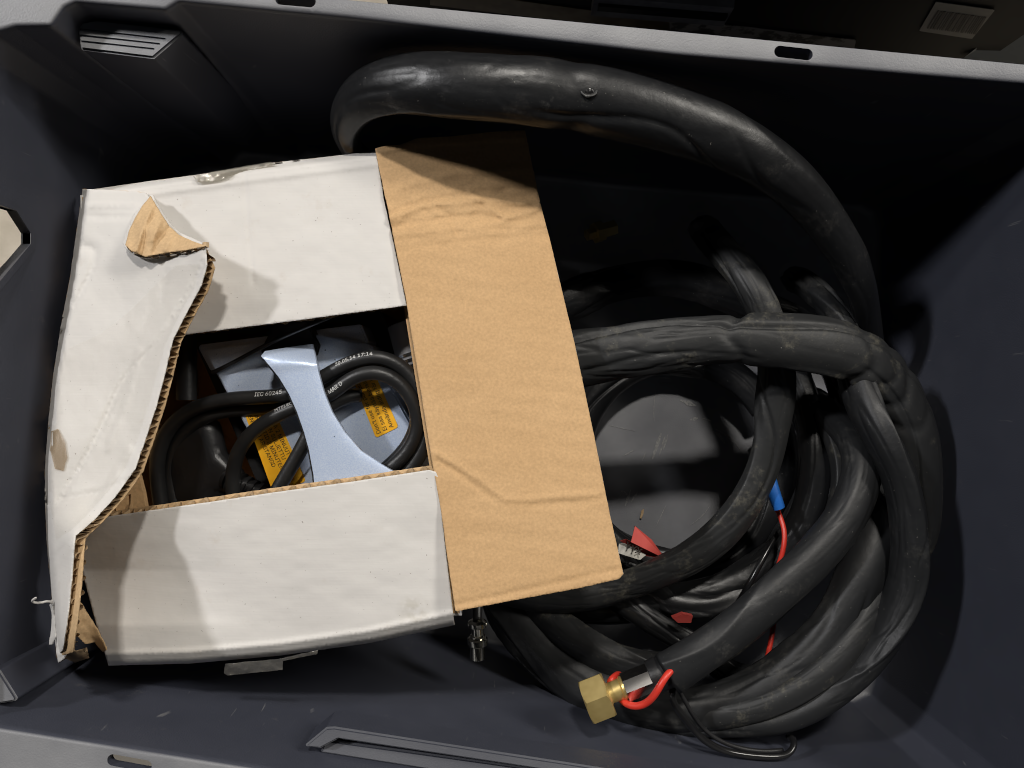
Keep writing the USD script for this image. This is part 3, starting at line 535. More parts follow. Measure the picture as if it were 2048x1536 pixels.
# walls: outer white, inner brown
corners = [(150, 386), (772, 306), (922, 1240), (135, 1270)]
top = np.array([P(x, y, zb(x, y) - .006) for x, y in corners]); top[:, 2] -= [.004, .004, .006, .031]; down = np.array([0, 0.012, -.105])
ctr = top.mean(0)
def box_shell(inset, zlift):
    t_ = top + (ctr - top) / np.linalg.norm((ctr - top)[:, :2], axis=1, keepdims=True) * inset * 1.4; t_[:, 2] = top[:, 2]
    b_ = t_ + down; b_[:, 2] += zlift; return t_, b_
def walls(inset, thick, bottom=True):
    to, bo = box_shell(inset, 0); ti, bi = box_shell(inset + thick, thick); v = np.vstack([to, bo, ti, bi]); f = []
    for i in range(4):
        j = (i + 1) % 4; f += [[i, j, 4 + j], [i, 4 + j, 4 + i], [8 + i, 12 + j, 8 + j], [8 + i, 12 + i, 12 + j], [i, 8 + j, j], [i, 8 + i, 8 + j]]
    f += [[4, 5, 6], [4, 6, 7], [12, 14, 13], [12, 15, 14]]
    m = trimesh.Trimesh(v, np.array(f), process=False); m.fix_normals(); return m
obj('outer_wall', walls(0, .0008), WHITE, box, False)
obj('inner_wall', walls(.0009, .0032), KRAFT, box, False)

# far flap, folded shut
far_poly = [(168, 381), (300, 362), (390, 350), (480, 336), (540, 326), (640, 315), (752, 302), (768, 400), (790, 500), (813, 611), (600, 640), (355, 671), (250, 690), (185, 600)]
far_edge = [(168, 381), (300, 362), (480, 336), (752, 302)]
dents = rbf([(200, 400, 0), (480, 450, .0006), (600, 380, -.0004), (700, 560, .0005), (450, 640, -.0012), (800, 605, .0002), (250, 640, -.003), (760, 310, 0), (400, 520, 0)])
def z_far(x, y):
    e = seg_dist(x, y, far_edge); b = meshkit.fbm(np.c_[np.asarray(x) / 70, np.asarray(y) / 60, np.zeros(len(np.atleast_1d(x)))], 3, 4) - .5
    dents2 = -.0004 * np.exp(-(seg_dist(x, y, [(488, 338), (495, 450), (506, 565)]) / 4) ** 2) - .0003 * np.exp(-(seg_dist(x, y, [(770, 320), (800, 600)]) / 5) ** 2)
    ridge = dents2 + .0007 * np.exp(-((e - 26) / 7) ** 2) + .0004 * np.exp(-((e - 12) / 4) ** 2)
    return zb(x, y) - .003 + dents(x, y) + b * .0011 + ridge - .011 * np.clip(1 - e / 12, 0, 1) ** 2
fl = obj('flap', sheet(far_poly, z_far, .0006, 4.5, .35, 1), WHITE, box, True, label='far white flap folded shut')
obj('inner_liner', sheet(far_poly, lambda x, y: z_far(x, y) - TH_, .0006, 12), KRAFT, fl, True)
flute([(813, 611), (600, 640), (355, 671)], z_far, (-.1, -1), fl, deep=.004)

# left flap: torn, its free edge lifted
left_poly = [(165, 378), (230, 380), (290, 385), (301, 397), (283, 440), (262, 492), (300, 512), (345, 512), (385, 503), (411, 494), (414, 530), (402, 572), (375, 622), (345, 680), (330, 745), (316, 800), (294, 868), (270, 938), (232, 992), (188, 1040), (150, 1072), (144, 1150), (136, 1230), (126, 1300), (113, 1312), (104, 1200), (94, 1090), (90, 1010), (90, 940), (96, 850), (105, 760), (122, 650), (140, 555), (152, 470)]
lift = rbf([(165, 378, .001), (150, 480, 0), (122, 650, 0), (92, 900, 0), (94, 1090, .001), (110, 1300, -.002), (290, 385, .004), (262, 492, .008), (250, 600, .003), (411, 494, .0195), (402, 572, .017), (345, 680, .0125), (316, 800, .011), (270, 938, .009), (188, 1040, .0095), (150, 1072, .016), (144, 1150, .017), (126, 1290, .013), (200, 760, .002), (180, 950, .004), (220, 480, .003), (340, 560, .010)])
tape_edge = [(120, 690), (200, 660), (260, 610), (300, 570), (330, 550), (360, 520)]
def z_left(x, y):
    n_ = len(np.atleast_1d(x)); x = np.atleast_1d(x); y = np.atleast_1d(y)
    e = seg_dist(x, y, [(165, 378), (140, 555), (105, 760), (90, 940), (94, 1090), (113, 1312)])
    b = .55 * (meshkit.fbm(np.c_[x / 40, y / 55, np.zeros(n_)], 4, 14) - .5); r = 1 - np.abs(2 * meshkit.fbm(np.c_[x / 90 + y / 160, y / 300, np.zeros(n_) + 2], 2, 19) - 1)
    creases = sum(a * np.exp(-(seg_dist(x, y, l) / w_) ** 2) for l, a, w_ in (([(120, 1000), (200, 985), (290, 945)], -.0007, 5), ([(110, 1100), (190, 1020), (260, 900)], .0008, 6), ([(280, 700), (255, 800), (215, 900)], .0006, 5), ([(165, 410), (275, 410)], .0006, 4), ([(172, 432), (268, 436)], -.0006, 4), ([(335, 540), (320, 600), (280, 660)], -.0005, 4), ([(100, 1150), (140, 1090)], .001, 8)))
    return zb(x, y) + .0015 + lift(x, y) + .0014 * b - .0012 * np.clip((r - .86) / .14, 0, 1) ** 2 + creases - .026 * np.clip(1 - e / 11, 0, 1) ** 2.2
fl = obj('flap', sheet(left_poly, z_left, .0007, 6, .9, 2), WHITE, box, True, label='left white flap, crumpled, its corner torn and folded back')
torn = [(414, 500), (413, 530), (402, 572), (375, 622), (345, 680), (330, 745), (316, 800), (294, 868), (270, 938), (232, 992), (188, 1040), (150, 1072), (144, 1150), (136, 1230), (126, 1300)]
under = left_poly[:10] + [(x + (16 if y < 1060 else 20), y + 5) for x, y in torn[1:]] + left_poly[24:]
obj('inner_liner', sheet(under, lambda x, y: z_left(x, y) - TH_ - .0006, .0006, 9, 1.0, 6), TORN, fl, True, label='ragged brown paper under the torn edge')
flute(torn[:12], z_left, (-1, -.25), fl, DIRTY_FLUTE, TH_, .0046, .0032, 11.0, 3)
flute(torn[10:], z_left, (-1, 0), fl, FLUTE, TH_ + .0006, .0054, .0032, 15.0, 4)
flute([(166, 379), (230, 381), (290, 386)], z_left, (0, 1), fl, FLUTE, .003, .005, .004, 2.0, 5)
tp_poly = [(118, 705), (200, 668), (256, 625), (300, 580), (352, 530), (398, 528), (390, 572), (362, 622), (330, 690), (314, 745), (300, 800), (278, 868), (252, 934), (214, 985), (168, 1036), (140, 1062), (112, 1080), (98, 1000), (96, 940), (104, 850)]
obj('tape', sheet(tp_poly, lambda x, y: z_left(x, y) + .0004, .00012, 7, .8, 61), FILM, box, True, label='clear tape over the crumpled left flap')
obj('tape_residue', sheet([(102, 862), (116, 858), (130, 885), (134, 915), (126, 942), (110, 938), (100, 900)], lambda x, y: z_left(x, y) + .0008, .0001, 5, 1.2, 62), RESIDUE, box, True, label='brownish patch of old glue on the left flap')
# torn corner, folded back to show its brown side
peel_poly = [(301, 392), (310, 408), (322, 428), (338, 452), (358, 470), (385, 482), (413, 492), (372, 500), (330, 506), (290, 513), (262, 502), (250, 490), (258, 462), (270, 436), (284, 412)]
pz = rbf([(301, 392, .0075), (322, 428, .0115), (345, 460, .0135), (413, 492, .0225), (372, 500, .0195), (330, 506, .0165), (290, 513, .0165), (250, 490, .0160), (262, 455, .0135), (284, 412, .0095), (300, 450, .0160), (320, 480, .0160)])
def z_peel(x, y):
    x = np.atleast_1d(x); y = np.atleast_1d(y)
    c_ = sum(a * np.exp(-(seg_dist(x, y, l) / w_) ** 2) for l, a, w_ in (([(314, 415), (292, 455), (282, 508)], -.0013, 5), ([(300, 425), (272, 500)], .0012, 5), ([(338, 455), (316, 482), (308, 505)], -.0011, 4.5), ([(345, 470), (330, 500)], .0010, 5), ([(322, 440), (305, 480)], .0010, 5)))
    return zb(x, y) + pz(x, y) + c_ + .0008 * (meshkit.fbm(np.c_[x / 14, y / 14, x * 0], 3, 5) - .5)
pe = obj('torn_corner', sheet(peel_poly, z_peel, .0006, 3.5, .8, 3), TORN, box, True, label='corner of the left flap folded back, brown side up')
obj('outer_liner', sheet(list(Polygon(peel_poly).buffer(4.5).exterior.coords)[:-1], lambda x, y: z_peel(x, y) - .0030, .0006, 4, 1.6, 8), WHITE, pe, True)
flute([(413, 493), (372, 501), (330, 507), (290, 513), (262, 503), (250, 491)], z_peel, (0, -1), pe, FLUTE, .0036, .0052, .0025, 5.0, 6)

# near flap, folded shut and sagging at its broken left end
near_poly = [(178, 1048), (196, 1036), (300, 1021), (420, 1004), (540, 986), (700, 964), (858, 940), (872, 944), (880, 965), (887, 1060), (897, 1150), (909, 1250), (740, 1286), (560, 1311), (380, 1327), (217, 1331), (204, 1290), (186, 1225), (166, 1150), (160, 1090)]
sag = rbf([(178, 1048, -.013), (300, 1021, -.007), (540, 986, -.003), (858, 940, -.001), (887, 1060, -.005), (905, 1240, -.011), (560, 1290, -.014), (380, 1310, -.015), (217, 1320, -.024), (170, 1150, -.022), (420, 1150, -.0105), (650, 1120, -.0070)])
near_edge = [(217, 1331), (380, 1327), (560, 1311), (740, 1286), (909, 1250)]
def z_near(x, y):
    x = np.atleast_1d(x); y = np.atleast_1d(y); e = seg_dist(x, y, near_edge)
    b = meshkit.fbm(np.c_[x / 120, y / 60, x * 0 + 3], 3, 24) - .5
    u = -((x - 385) * (1212 - 1030) - (y - 1030) * (495 - 385)) / math.hypot(182, 110); u = 22 * np.log1p(np.exp(np.clip(u / 22, -30, 30)))
    bend = -.24 * u * .0002 * np.clip((1250 - y) / 110, 0, 1)          # the broken left end bends down along a slanting crease
    return zb(x, y) + sag(x, y) + bend + .0010 * b + .0008 * np.exp(-((e - 24) / 5) ** 2) - .0006 * np.exp(-((e - 15) / 4) ** 2) - .006 * np.clip(1 - e / 20, 0, 1) ** 2
fl = obj('flap', sheet(near_poly, z_near, .0006, 4.5, .35, 4), WHITE, box, True, label='near white flap folded shut, sagging at its broken left end')
edge = [(196, 1036), (300, 1021), (420, 1004), (540, 986), (700, 964), (862, 940)]
obj('inner_liner', sheet([(x, y - 9) for x, y in edge] + near_poly[7:], lambda x, y: z_near(x, y) - TH_, .0006, 12, .8, 7), TORN, fl, True)
flute(edge, z_near, (.14, 1), fl, FLUTE, TH_, .0060, .003, 8.0, 7)
flute([(166, 1150), (186, 1225), (204, 1290), (217, 1331)], z_near, (1, -.2), fl, DIRTY_FLUTE, TH_, .006, .004, 4, 8)

# right flap, opened out: brown inside up
right_poly = [(750, 297), (772, 291), (800, 290), (835, 276), (900, 273), (980, 264), (1050, 260), (1055, 285), (1080, 405), (1100, 480), (1150, 690), (1190, 880), (1220, 1030), (1247, 1148), (1238, 1158), (1150, 1178), (1030, 1200), (911, 1223), (897, 1130), (882, 1020), (860, 900), (838, 760), (812, 600), (780, 440)]
rz = rbf([(750, 297, -.001), (900, 273, -.008), (1050, 260, -.014), (780, 440, 0), (838, 760, 0), (882, 1020, -.001), (911, 1223, -.002), (1080, 405, -.0135), (1150, 690, -.0115), (1220, 1030, -.009), (1247, 1148, -.0085), (930, 440, -.005), (1000, 700, -.0045), (1050, 1000, -.004), (1060, 1180, -.005)])
folds = [([(770, 440), (850, 410), (960, 400), (1080, 405)], .0009, 5), ([(790, 420), (880, 395), (1060, 372)], -.0007, 4), ([(780, 455), (860, 440), (960, 430), (1000, 440)], -.0010, 4), ([(940, 385), (985, 420), (1010, 438), (1075, 420)], .0010, 4), ([(800, 375), (920, 345), (1060, 335)], .0006, 7), ([(795, 470), (960, 452), (1090, 450)], .0006, 4), ([(800, 500), (960, 480), (1100, 470)], -.0005, 4), ([(760, 305), (830, 288), (1045, 275)], .0008, 4), ([(850, 400), (900, 430), (915, 470)], -.0006, 4),
         ([(870, 905), (910, 930), (960, 960), (1010, 1000), (1060, 1000), (1205, 985)], .0007, 4.5), ([(875, 920), (920, 950), (985, 1000)], -.0006, 4.5), ([(1060, 1012), (1200, 1000)], -.0004, 4), ([(915, 1208), (1050, 1180), (1238, 1138)], -.0006, 4)]
def z_right(x, y):
    x = np.atleast_1d(x); y = np.atleast_1d(y); b = meshkit.fbm(np.c_[x / 150, y / 40, x * 0 + 6], 4, 34) - .5
    wob = 5 * (meshkit.fbm(np.c_[x / 40, y / 40, x * 0 + 1], 2, 37) - .5)
    return zb(x, y) - .001 + rz(x, y) + .0006 * b + .0008 * np.exp(-((y - 430) / 60) ** 2) * (meshkit.fbm(np.c_[x / 26 + y / 60, y / 13, x * 0 + 8], 3, 77) - .5) * 2 + sum(a * np.exp(-(seg_dist(x, y + wob, l) / w_) ** 2) for l, a, w_ in folds)
fl = obj('flap', sheet(right_poly, z_right, .0006, 5.5, .7, 5), KRAFT, box, True, label='right flap opened outward, brown inside face up')
obj('outer_liner', sheet(right_poly, lambda x, y: z_right(x, y) - TH_, .0006, 14), WHITE, fl, True)
flute([(911, 1223), (1030, 1200), (1150, 1178), (1238, 1158)], z_right, (0, -1), fl, DIRTY_FLUTE, TH_, .006, .0025, 3, 9)
flute([(1055, 285), (1080, 405), (1150, 690), (1220, 1030), (1246, 1140)], z_right, (-1, .2), fl, FLUTE, TH_, .006, .0025, 0.0, 10)

# crushed corner at the near left: crumpled paper scraps
def scrap(pts, zs, mat, seed, amp=.0016):
    zf = rbf([(x, y, z) for (x, y), z in zip(pts, zs)])
    return sheet(pts, lambda x, y: zb(x, y) + zf(x, y) + amp * (meshkit.fbm(np.c_[np.atleast_1d(x) / 12, np.atleast_1d(y) / 12, np.atleast_1d(x) * 0], 3, seed) - .5), .0006, 3.5, 1.0, seed)
obj('torn_scrap', scrap([(140, 1180), (164, 1210), (196, 1262), (214, 1300), (206, 1305), (188, 1285), (170, 1288), (150, 1268), (138, 1230)], [-.006, -.013, -.016, -.016, -.019, -.019, -.016, -.012, -.008], TORN, 41), TORN, box, True)
obj('torn_scrap', scrap([(112, 1290), (134, 1292), (150, 1302), (172, 1296), (178, 1316), (150, 1326), (132, 1318), (118, 1326), (112, 1312)], [-.002, .001, .002, -.004, -.010, -.012, -.008, -.010, -.006], DIRTY_FLUTE, 42, .004), DIRTY_FLUTE, box, True)
obj('torn_scrap', scrap([(118, 1240), (134, 1262), (140, 1292), (128, 1318), (116, 1326), (112, 1300)], [.004, .010, .008, .002, -.002, -.001], WHITE, 43, .003), WHITE, box, True)
obj('torn_scrap', scrap([(104, 1198), (110, 1240), (112, 1275), (104, 1290), (97, 1290), (102, 1262), (104, 1230), (99, 1210)], [0, -.003, -.005, -.010, -.012, -.008, -.004, -.002], WHITE, 44, .001), WHITE, box, True)
obj('torn_scrap', wire_mesh([(104, 1206, .150, 6), (92, 1203, .152, 5), (78, 1206, .153, 5), (66, 1204, .154, 5), (70, 1197, .157, 5), (72, 1195, .158, 3)], 8), WHITE, box, True)
# clear tape hanging from the near edge, and a strip of it along the far edge
obj('tape', sheet([(450, 1328), (560, 1318), (636, 1300), (634, 1308), (566, 1322), (565, 1340), (455, 1351), (448, 1346)], lambda x, y: zb(x, y) - .012 - .010 * np.clip((np.atleast_1d(y) - 1305) / 45, 0, 1) + .0018 * (meshkit.fbm(np.c_[np.atleast_1d(x) / 14, np.atleast_1d(y) / 9, np.atleast_1d(x) * 0], 3, 51) - .5), .0003, 4, .8, 51), TAPE, box, True, label='crinkled clear tape hanging from the near edge')
obj('tape', sheet([(385, 352), (420, 345), (478, 334), (540, 324), (552, 328), (480, 345), (430, 362), (395, 364)], lambda x, y: z_far(np.atleast_1d(x), np.atleast_1d(y) + 10) + .0012 - .004 * np.clip((345 - np.atleast_1d(y) - (np.atleast_1d(x) - 400) * -.15) / 20, 0, 1) + .0014 * (meshkit.fbm(np.c_[np.atleast_1d(x) / 10, np.atleast_1d(y) / 8, np.atleast_1d(x) * 0], 3, 52) - .5), .0003, 4, .8, 52), TAPE, box, True, label='crinkled clear tape on the far edge')
# cardboard insert with two notches, inside at the left
ins_poly = [(196, 1046), (222, 1000), (250, 952), (272, 930), (286, 985), (292, 1020), (296, 1060), (262, 1060), (266, 1010), (262, 988), (255, 990), (254, 1010), (246, 1024), (232, 1022), (230, 1004), (224, 1000), (222, 1022), (214, 1060)]
obj('insert', sheet(ins_poly, lambda x, y: zb(x, y) - .032 + 0 * np.atleast_1d(x), .003, 6), KRAFT, box, 30, label='brown cardboard insert with two notches')

# ------------------------------------------------------------------ blue pump in the carton
pump = thing('pump', 'pale blue metallic pump with a waisted strap and orange labels, inside the carton', 'pump')
BZ = .104
def slab(poly, z0, z1, r=.0015, ch=.0012):
    q = Polygon([P(x, y, z1)[:2] for x, y in poly]); q = q.buffer(-r).buffer(r, quad_segs=6)
    c = np.array(q.exterior.coords)[:-1]; c = c if q.exterior.is_ccw else c[::-1]
    cs = m3.CrossSection([c]); return m3.Manifold.extrude(cs, z1 - z0 - ch).translate((0, 0, z0)) + m3.Manifold.extrude(cs.offset(-ch * .7, m3.JoinType.Round), ch).translate((0, 0, z1 - ch))
def up(px, py): return P(px, py, BZ)
# body: one slab with an upper end step
body = slab([(405, 700), (640, 668), (742, 690), (770, 750), (824, 850), (905, 1000), (910, 1040), (600, 1060), (562, 982)], .03, BZ)
obj('housing', body, BLUE, pump, 30)
obj('end_panel', slab([(392, 690), (470, 680), (722, 648), (738, 688), (640, 700), (420, 742)], .03, BZ - .007), BLUE, pump, 30)
obj('base', slab([(380, 670), (760, 620), (930, 990), (930, 1060), (560, 1070)], .022, BZ - .03), BLACK, pump, 30)
# motor at the right
a, b = P(806, 640, .092), P(866, 860, .092); dv = (b - a); mo = trimesh.creation.cylinder(.0155, np.linalg.norm(dv), sections=48); mo.apply_transform(trimesh.geometry.align_vectors((0, 0, 1), dv / np.linalg.norm(dv))); mo.apply_translation((a + b) / 2 + [.008, 0, 0])
obj('motor', mo, GREYPLASTIC, pump, 30)
for t_ in (.28, .33, .38):
    ri = trimesh.creation.annulus(.0150, .0161, .0012, sections=48); ri.apply_transform(trimesh.geometry.align_vectors((0, 0, 1), dv / np.linalg.norm(dv))); ri.apply_translation(a + dv * t_ + [.008, 0, 0]); obj('motor_ring', ri, CHROME, pump, 30)
# waisted strap
sp = [(522, 712), (530, 702), (560, 697), (600, 691), (624, 688), (630, 712), (637, 745), (648, 785), (664, 824), (690, 866), (722, 902), (760, 928), (810, 955), (850, 985), (860, 1030), (634, 1030), (630, 985), (627, 950), (618, 900), (608, 864), (594, 824), (578, 788), (558, 755), (538, 730)]
SPB = Polygon(sp).exterior
def z_strap(x, y):
    y = np.atleast_1d(y); x = np.atleast_1d(x)
    return .1225 + .001 * np.cos((y - 840) / 160) - .013 * np.clip((722 - y - (575 - x) * .15) / 34, 0, 1) ** 1.6 + .0008 * (1 - np.exp(-shapely.distance(SPB, shapely.points(x, y)) / 14)) + .0004 * np.exp(-((y - 728 + (x - 575) * .12) / 10) ** 2)
obj('carrying_strap', sheet(sp, z_strap, .0022, 6), BLUE, pump, 40)
obj('strap_lining', sheet([(x - 3 if x < 640 and y > 720 and y < 1000 else x + 2, y + 1) for x, y in sp], lambda x, y: z_strap(x, y) - .0023, .002, 9), BLACK, pump, 40)
obj('strap_foot', slab([(520, 700), (545, 650), (612, 640), (640, 690), (634, 712), (528, 722)], .05, .1055), BLACK, pump, 30)
obj('cable', wire_mesh([(425, 745, 0.1055, 9), (480, 718, 0.1095, 9), (545, 684, 0.1135, 9), (610, 655, 0.1175, 8), (680, 625, 0.1195, 8)], 10), BLACK, pump, True, label='thin black cable stretched across the far end')
# orange labels
def sticker(poly, z, name='warning_label'):
    q = Polygon([P(x, y, z)[:2] for x, y in poly]).buffer(-.0012).buffer(.0012, quad_segs=5); c = np.array(q.exterior.coords)[:-1]; c = c if q.exterior.is_ccw else c[::-1]
    return obj(name, m3.Manifold.extrude(m3.CrossSection([c]), .0003).translate((0, 0, z)), ORANGE, pump, False)
def lettering(parent, text, px, py, z, ang, cap_px, name='lettering', mat=INK):
    m = meshkit.text_mesh(text, cap_px * (H - z) / F, .00012); m.apply_transform(trimesh.transformations.rotation_matrix(math.radians(ang), (0, 0, 1))); m.apply_translation(P(px, py, z + .0003)); return obj(name, m, mat, parent, False)
s1 = sticker([(689, 716), (731, 706), (797, 854), (752, 876)], BZ)
for i, tline in enumerate(("Don't use for pumping petrol", "Ei saa käyttää bensiinille", "Använda aldrig för bensin")):
    lettering(s1, tline, 762 + i * 12.6, 866 - i * 6.0, BZ, 113, 8.2)
s2 = sticker([(478, 795), (530, 780), (612, 962), (548, 990)], BZ)
for i, tline in enumerate(("KAYTTOAIKA 2 MINUUTTIA", "VENTTIILI ON SULJETTU", "MAX DRIFTSTID 2 MINUTER", "OM VENTILEN AR STANGD")):
    lettering(s2, tline, 518 - i * 11.6, 793 + i * 4.5, BZ, -65 + .6, 8.0)

# power cord, looped over the housing and under the strap
CW = 29
runs = [[(330, 1060, 0.0915, CW), (318, 985, 0.0945, CW), (318, 905, 0.0975, CW), (352, 842, 0.1015, CW), (420, 806, 0.1065, CW), (505, 795, 0.1105, CW), (580, 786, 0.1135, CW), (650, 752, 0.1140, CW), (705, 724, 0.1165, CW), (760, 716, 0.1175, CW), (812, 742, 0.1165, CW), (848, 800, 0.1155, CW), (855, 865, 0.1145, CW), (830, 925, 0.1135, CW), (790, 968, 0.1115, CW), (720, 1010, 0.1095, CW)],
        [(360, 1075, 0.0875, 25), (345, 990, 0.0895, 34), (345, 915, 0.0925, CW), (375, 860, 0.0975, CW), (430, 826, 0.1015, CW), (520, 815, 0.1045, CW), (600, 795, 0.1065, CW), (650, 772, 0.1085, CW), (700, 745, 0.1095, CW), (750, 735, 0.1105, CW), (800, 760, 0.1115, CW), (828, 805, 0.1115, CW), (832, 850, 0.1105, CW), (808, 900, 0.1095, CW), (762, 945, 0.1075, CW), (700, 990, 0.1055, CW)],
        [(470, 1060, 0.0975, CW), (466, 985, 0.1015, CW), (470, 925, 0.1055, CW), (498, 872, 0.1105, CW), (545, 836, 0.1130, CW), (610, 808, 0.1140, CW), (660, 788, 0.1165, CW), (705, 757, 0.1185, CW), (752, 746, 0.1190, CW), (800, 768, 0.1185, CW), (830, 815, 0.1175, CW), (834, 858, 0.1165, CW), (812, 906, 0.1155, CW), (775, 940, 0.1145, CW), (735, 985, 0.1125, CW)],
        [(520, 1050, 0.1095, CW), (552, 985, 0.1115, CW), (590, 920, 0.1130, CW), (618, 868, 0.1140, CW), (640, 830, 0.1130, CW), (680, 800, 0.1110, CW), (720, 790, 0.1075, CW)]]
paths = [spline(r, .0014) for r in runs]
cord = obj('power_cord', cat_mesh([tube(c, r, 24) for c, r in paths]), CORD, pump, True)
def cord_print(path, text, px, py, cap, rot=0.0, flip=False):
    c, r = path; t, u, w_ = frames(c); s = np.r_[0, np.cumsum(np.linalg.norm(np.diff(c, axis=0), axis=1))]
    i0 = np.argmin(np.linalg.norm(c[:, :2] - P(px, py, .115)[:2], axis=1)); m = meshkit.text_mesh(text, cap, .0001)
    v = m.vertices.copy(); sx = s[i0] + v[:, 0] * (-1 if flip else 1); ci = np.stack([np.interp(sx, s, c[:, k]) for k in range(3)], 1); ti = np.stack([np.interp(sx, s, t[:, k]) for k in range(3)], 1)
    side = np.cross([0, 0, 1.0], ti); side /= np.linalg.norm(side, axis=1, keepdims=True); upv = np.cross(ti, side)
    rad = np.interp(sx, s, r); a = (v[:, 1] - cap / 2) / rad * (-1 if flip else 1) + rot
    m.vertices = ci + (side * np.sin(a)[:, None] + upv * np.cos(a)[:, None]) * (rad + .00008 + v[:, 2])[:, None]
    obj('printing', m, PRINT, cord, False)
cord_print(paths[0], 'IEC 60245', 512, 790, .0018, .42)
cord_print(paths[0], '30.05.14 17:14', 680, 735, .0016, .55)
cord_print(paths[2], '< MAR D', 655, 790, .0017, .2)
cord_print(paths[2], 'HTELEC', 552, 832, .0016, .75)
# plug with its ribbed grip
def sph(px, py, z, r): s = m3.Manifold.sphere(r, 24); return s.translate(tuple(P(px, py, z + .009)))
plug = m3.Manifold.batch_hull([sph(372, 880, .082, .007), sph(412, 862, .084, .007), sph(360, 965, .076, .008), sph(392, 1000, .076, .008), sph(440, 975, .080, .007), sph(420, 890, .084, .006)])
plug = plug + m3.Manifold.batch_hull([sph(435, 920, .083, .0055), sph(430, 960, .082, .006), sph(466, 962, .086, .0048), sph(470, 952, .087, .0045)])
pl = obj('plug', plug, BLACK, cord, 40)
d0, d1 = P(452, 953, .0955), P(528, 990, .0985); dd = (d1 - d0) / np.linalg.norm(d1 - d0); prof = [(0, 0)]; Ls = np.linalg.norm(d1 - d0)
for k in range(6):
    z0 = k / 6 * Ls; r_ = .0056 - .0002 * k; prof += [(r_, z0 + .0002), (r_, z0 + Ls / 11), (r_ * .72, z0 + Ls / 10), (r_ * .72, z0 + Ls / 6.2)]
prof += [(0, Ls)]
sr = trimesh.creation.revolve(np.array(prof), sections=28); sr.apply_transform(trimesh.geometry.align_vectors((0, 0, 1), dd)); sr.apply_translation(d0)
obj('strain_relief', sr, GLOSSBLACK, pl, 25)
# black post at the far left of the pump
po = trimesh.creation.cylinder(.0045, .05, sections=24); po.apply_transform(trimesh.transformations.rotation_matrix(math.pi / 2, (1, 0, 0))); po.apply_translation(P(373, 690, .098)); obj('rail', po, BLACK, pump, 30)

# ------------------------------------------------------------------ beyond the bin: a black case standing close by
case = thing('black_case', 'black case standing behind the bin with a metal strip, old tape and barcode sticker', 'case')
ca = P(0, -40, .10); yw = .172
sl = -.0796
def wall_pt(px, py, yoff=0.0):
    """a point of the case's side face (a vertical plane square to the bin's long side) at a pixel"""
    d = np.array([(px - 1024) / F, (768 - py) / F, -1.0]); n_ = np.array([-sl * -1, 1, 0.0]); n_ = np.array([.0796, 1.0, 0]); n_ /= np.linalg.norm(n_)
    o = np.array([0, 0, H]); k_ = ((yw + yoff) - n_ @ o) / (n_ @ d); return o + d * k_
nface = np.array([.0796, 1.0, 0]); nface /= np.linalg.norm(nface); tface = np.array([nface[1], -nface[0], 0])
def face_box(px0, px1, z0, z1, thick, off):
    a = wall_pt(px0, 20) @ tface; b = wall_pt(px1, 20) @ tface
    m = trimesh.creation.box((b - a, thick, z1 - z0)); R = np.eye(4); R[:3, 0] = tface; R[:3, 1] = nface; R[:3, 2] = [0, 0, 1]
    m.apply_transform(R); m.apply_translation(tface * (a + b) / 2 + nface * (yw - off + thick / 2) + np.array([0, 0, (z0 + z1) / 2])); return m
obj('body', face_box(780, 2120, -.006, .165, .25, 0), CASE, case, False)
def zof(px, py): return wall_pt(px, py)[2]
obj('metal_strip', face_box(1180, 1452, zof(1450, 26), zof(1450, -14), .006, .006), SILVER, case, False)
obj('metal_strip', face_box(1190, 1446, zof(1450, 8), zof(1450, -2), .0065, .0075), GLOSSBLACK, case, False)
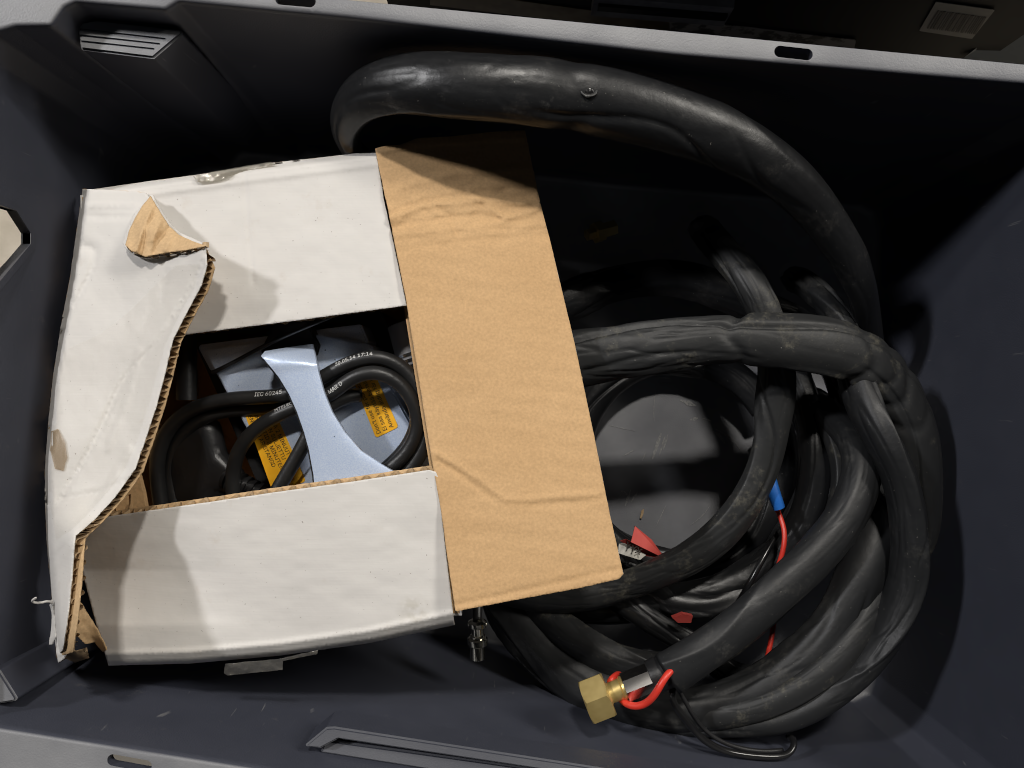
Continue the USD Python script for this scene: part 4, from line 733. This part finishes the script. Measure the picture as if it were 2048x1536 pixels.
def face_patch(pts, off, mat, name, lab=None, g=6.0):
    q = Polygon(pts); ring_ = q.exterior; nb = int(ring_.length / g); b = [ring_.interpolate(i / nb, normalized=True).coords[0] for i in range(nb)]
    v = np.array([wall_pt(x, y, -off) for x, y in b]); cen = v.mean(0); k_ = len(v); vv = np.vstack([v, cen, v + nface * .0003, cen + nface * .0003]); f = []
    for i in range(k_):
        j = (i + 1) % k_; f += [[k_, i, j], [2 * k_ + 1, k_ + 1 + j, k_ + 1 + i], [i, k_ + 1 + i, k_ + 1 + j], [i, k_ + 1 + j, j]]
    m = trimesh.Trimesh(vv, np.array(f), process=False); m.fix_normals(); return obj(name, m, mat, case, False, label=lab)
face_patch([(860, -20), (970, -8), (1040, 2), (1130, 14), (1200, 24), (1290, 32), (1345, 40), (1342, 62), (1250, 52), (1130, 42), (1030, 30), (960, 22), (860, 10)], .0006, BROWNTAPE, 'tape', 'peeling brown tape')
face_patch([(1338, 38), (1400, 46), (1500, 55), (1600, 68), (1712, 80), (1708, 100), (1600, 92), (1480, 80), (1340, 64)], .0009, GREYTAPE, 'tape', 'torn grey tape residue')
st = face_patch([(1872, 4), (1990, 20), (1944, 78), (1838, 62)], .0008, PAPER, 'sticker', 'worn barcode sticker')
rb = random.Random(3); xx = 1876.0
while xx < 1972:
    wdt = rb.choice((1.6, 2.6, 4.2, 5.4)); k_ = (xx - 1876) / 96
    a0, a1 = (xx, 22 + 13 * k_), (xx - 22, 57 + 12 * k_)
    q = [wall_pt(a0[0], a0[1], -.0011), wall_pt(a0[0] + wdt, a0[1] + wdt * .13, -.0011), wall_pt(a1[0] + wdt, a1[1] + wdt * .13, -.0011), wall_pt(a1[0], a1[1], -.0011)]
    v = np.array(q); v = np.vstack([v, v + nface * .0002]); m = trimesh.Trimesh(v, [[0, 1, 2], [0, 2, 3], [4, 6, 5], [4, 7, 6], [0, 4, 5], [0, 5, 1], [1, 5, 6], [1, 6, 2], [2, 6, 7], [2, 7, 3], [3, 7, 4], [3, 4, 0]], process=False); m.fix_normals()
    obj('bar', m, INK, st, False); xx += wdt + rb.choice((1.8, 2.4, 3.2))
# grey tub leaning in from the far right
gt = thing('grey_tub', 'grey plastic tub edge leaning in beyond the far right rim', 'tub')
q = [(1925, 118), (2046, 22), (2200, -60), (2300, 150), (2150, 150)]
zt = [.085, .115, .13, .09, .085]
obj('side', plate(q, zt, .004), GREYCLOTH, gt, False)
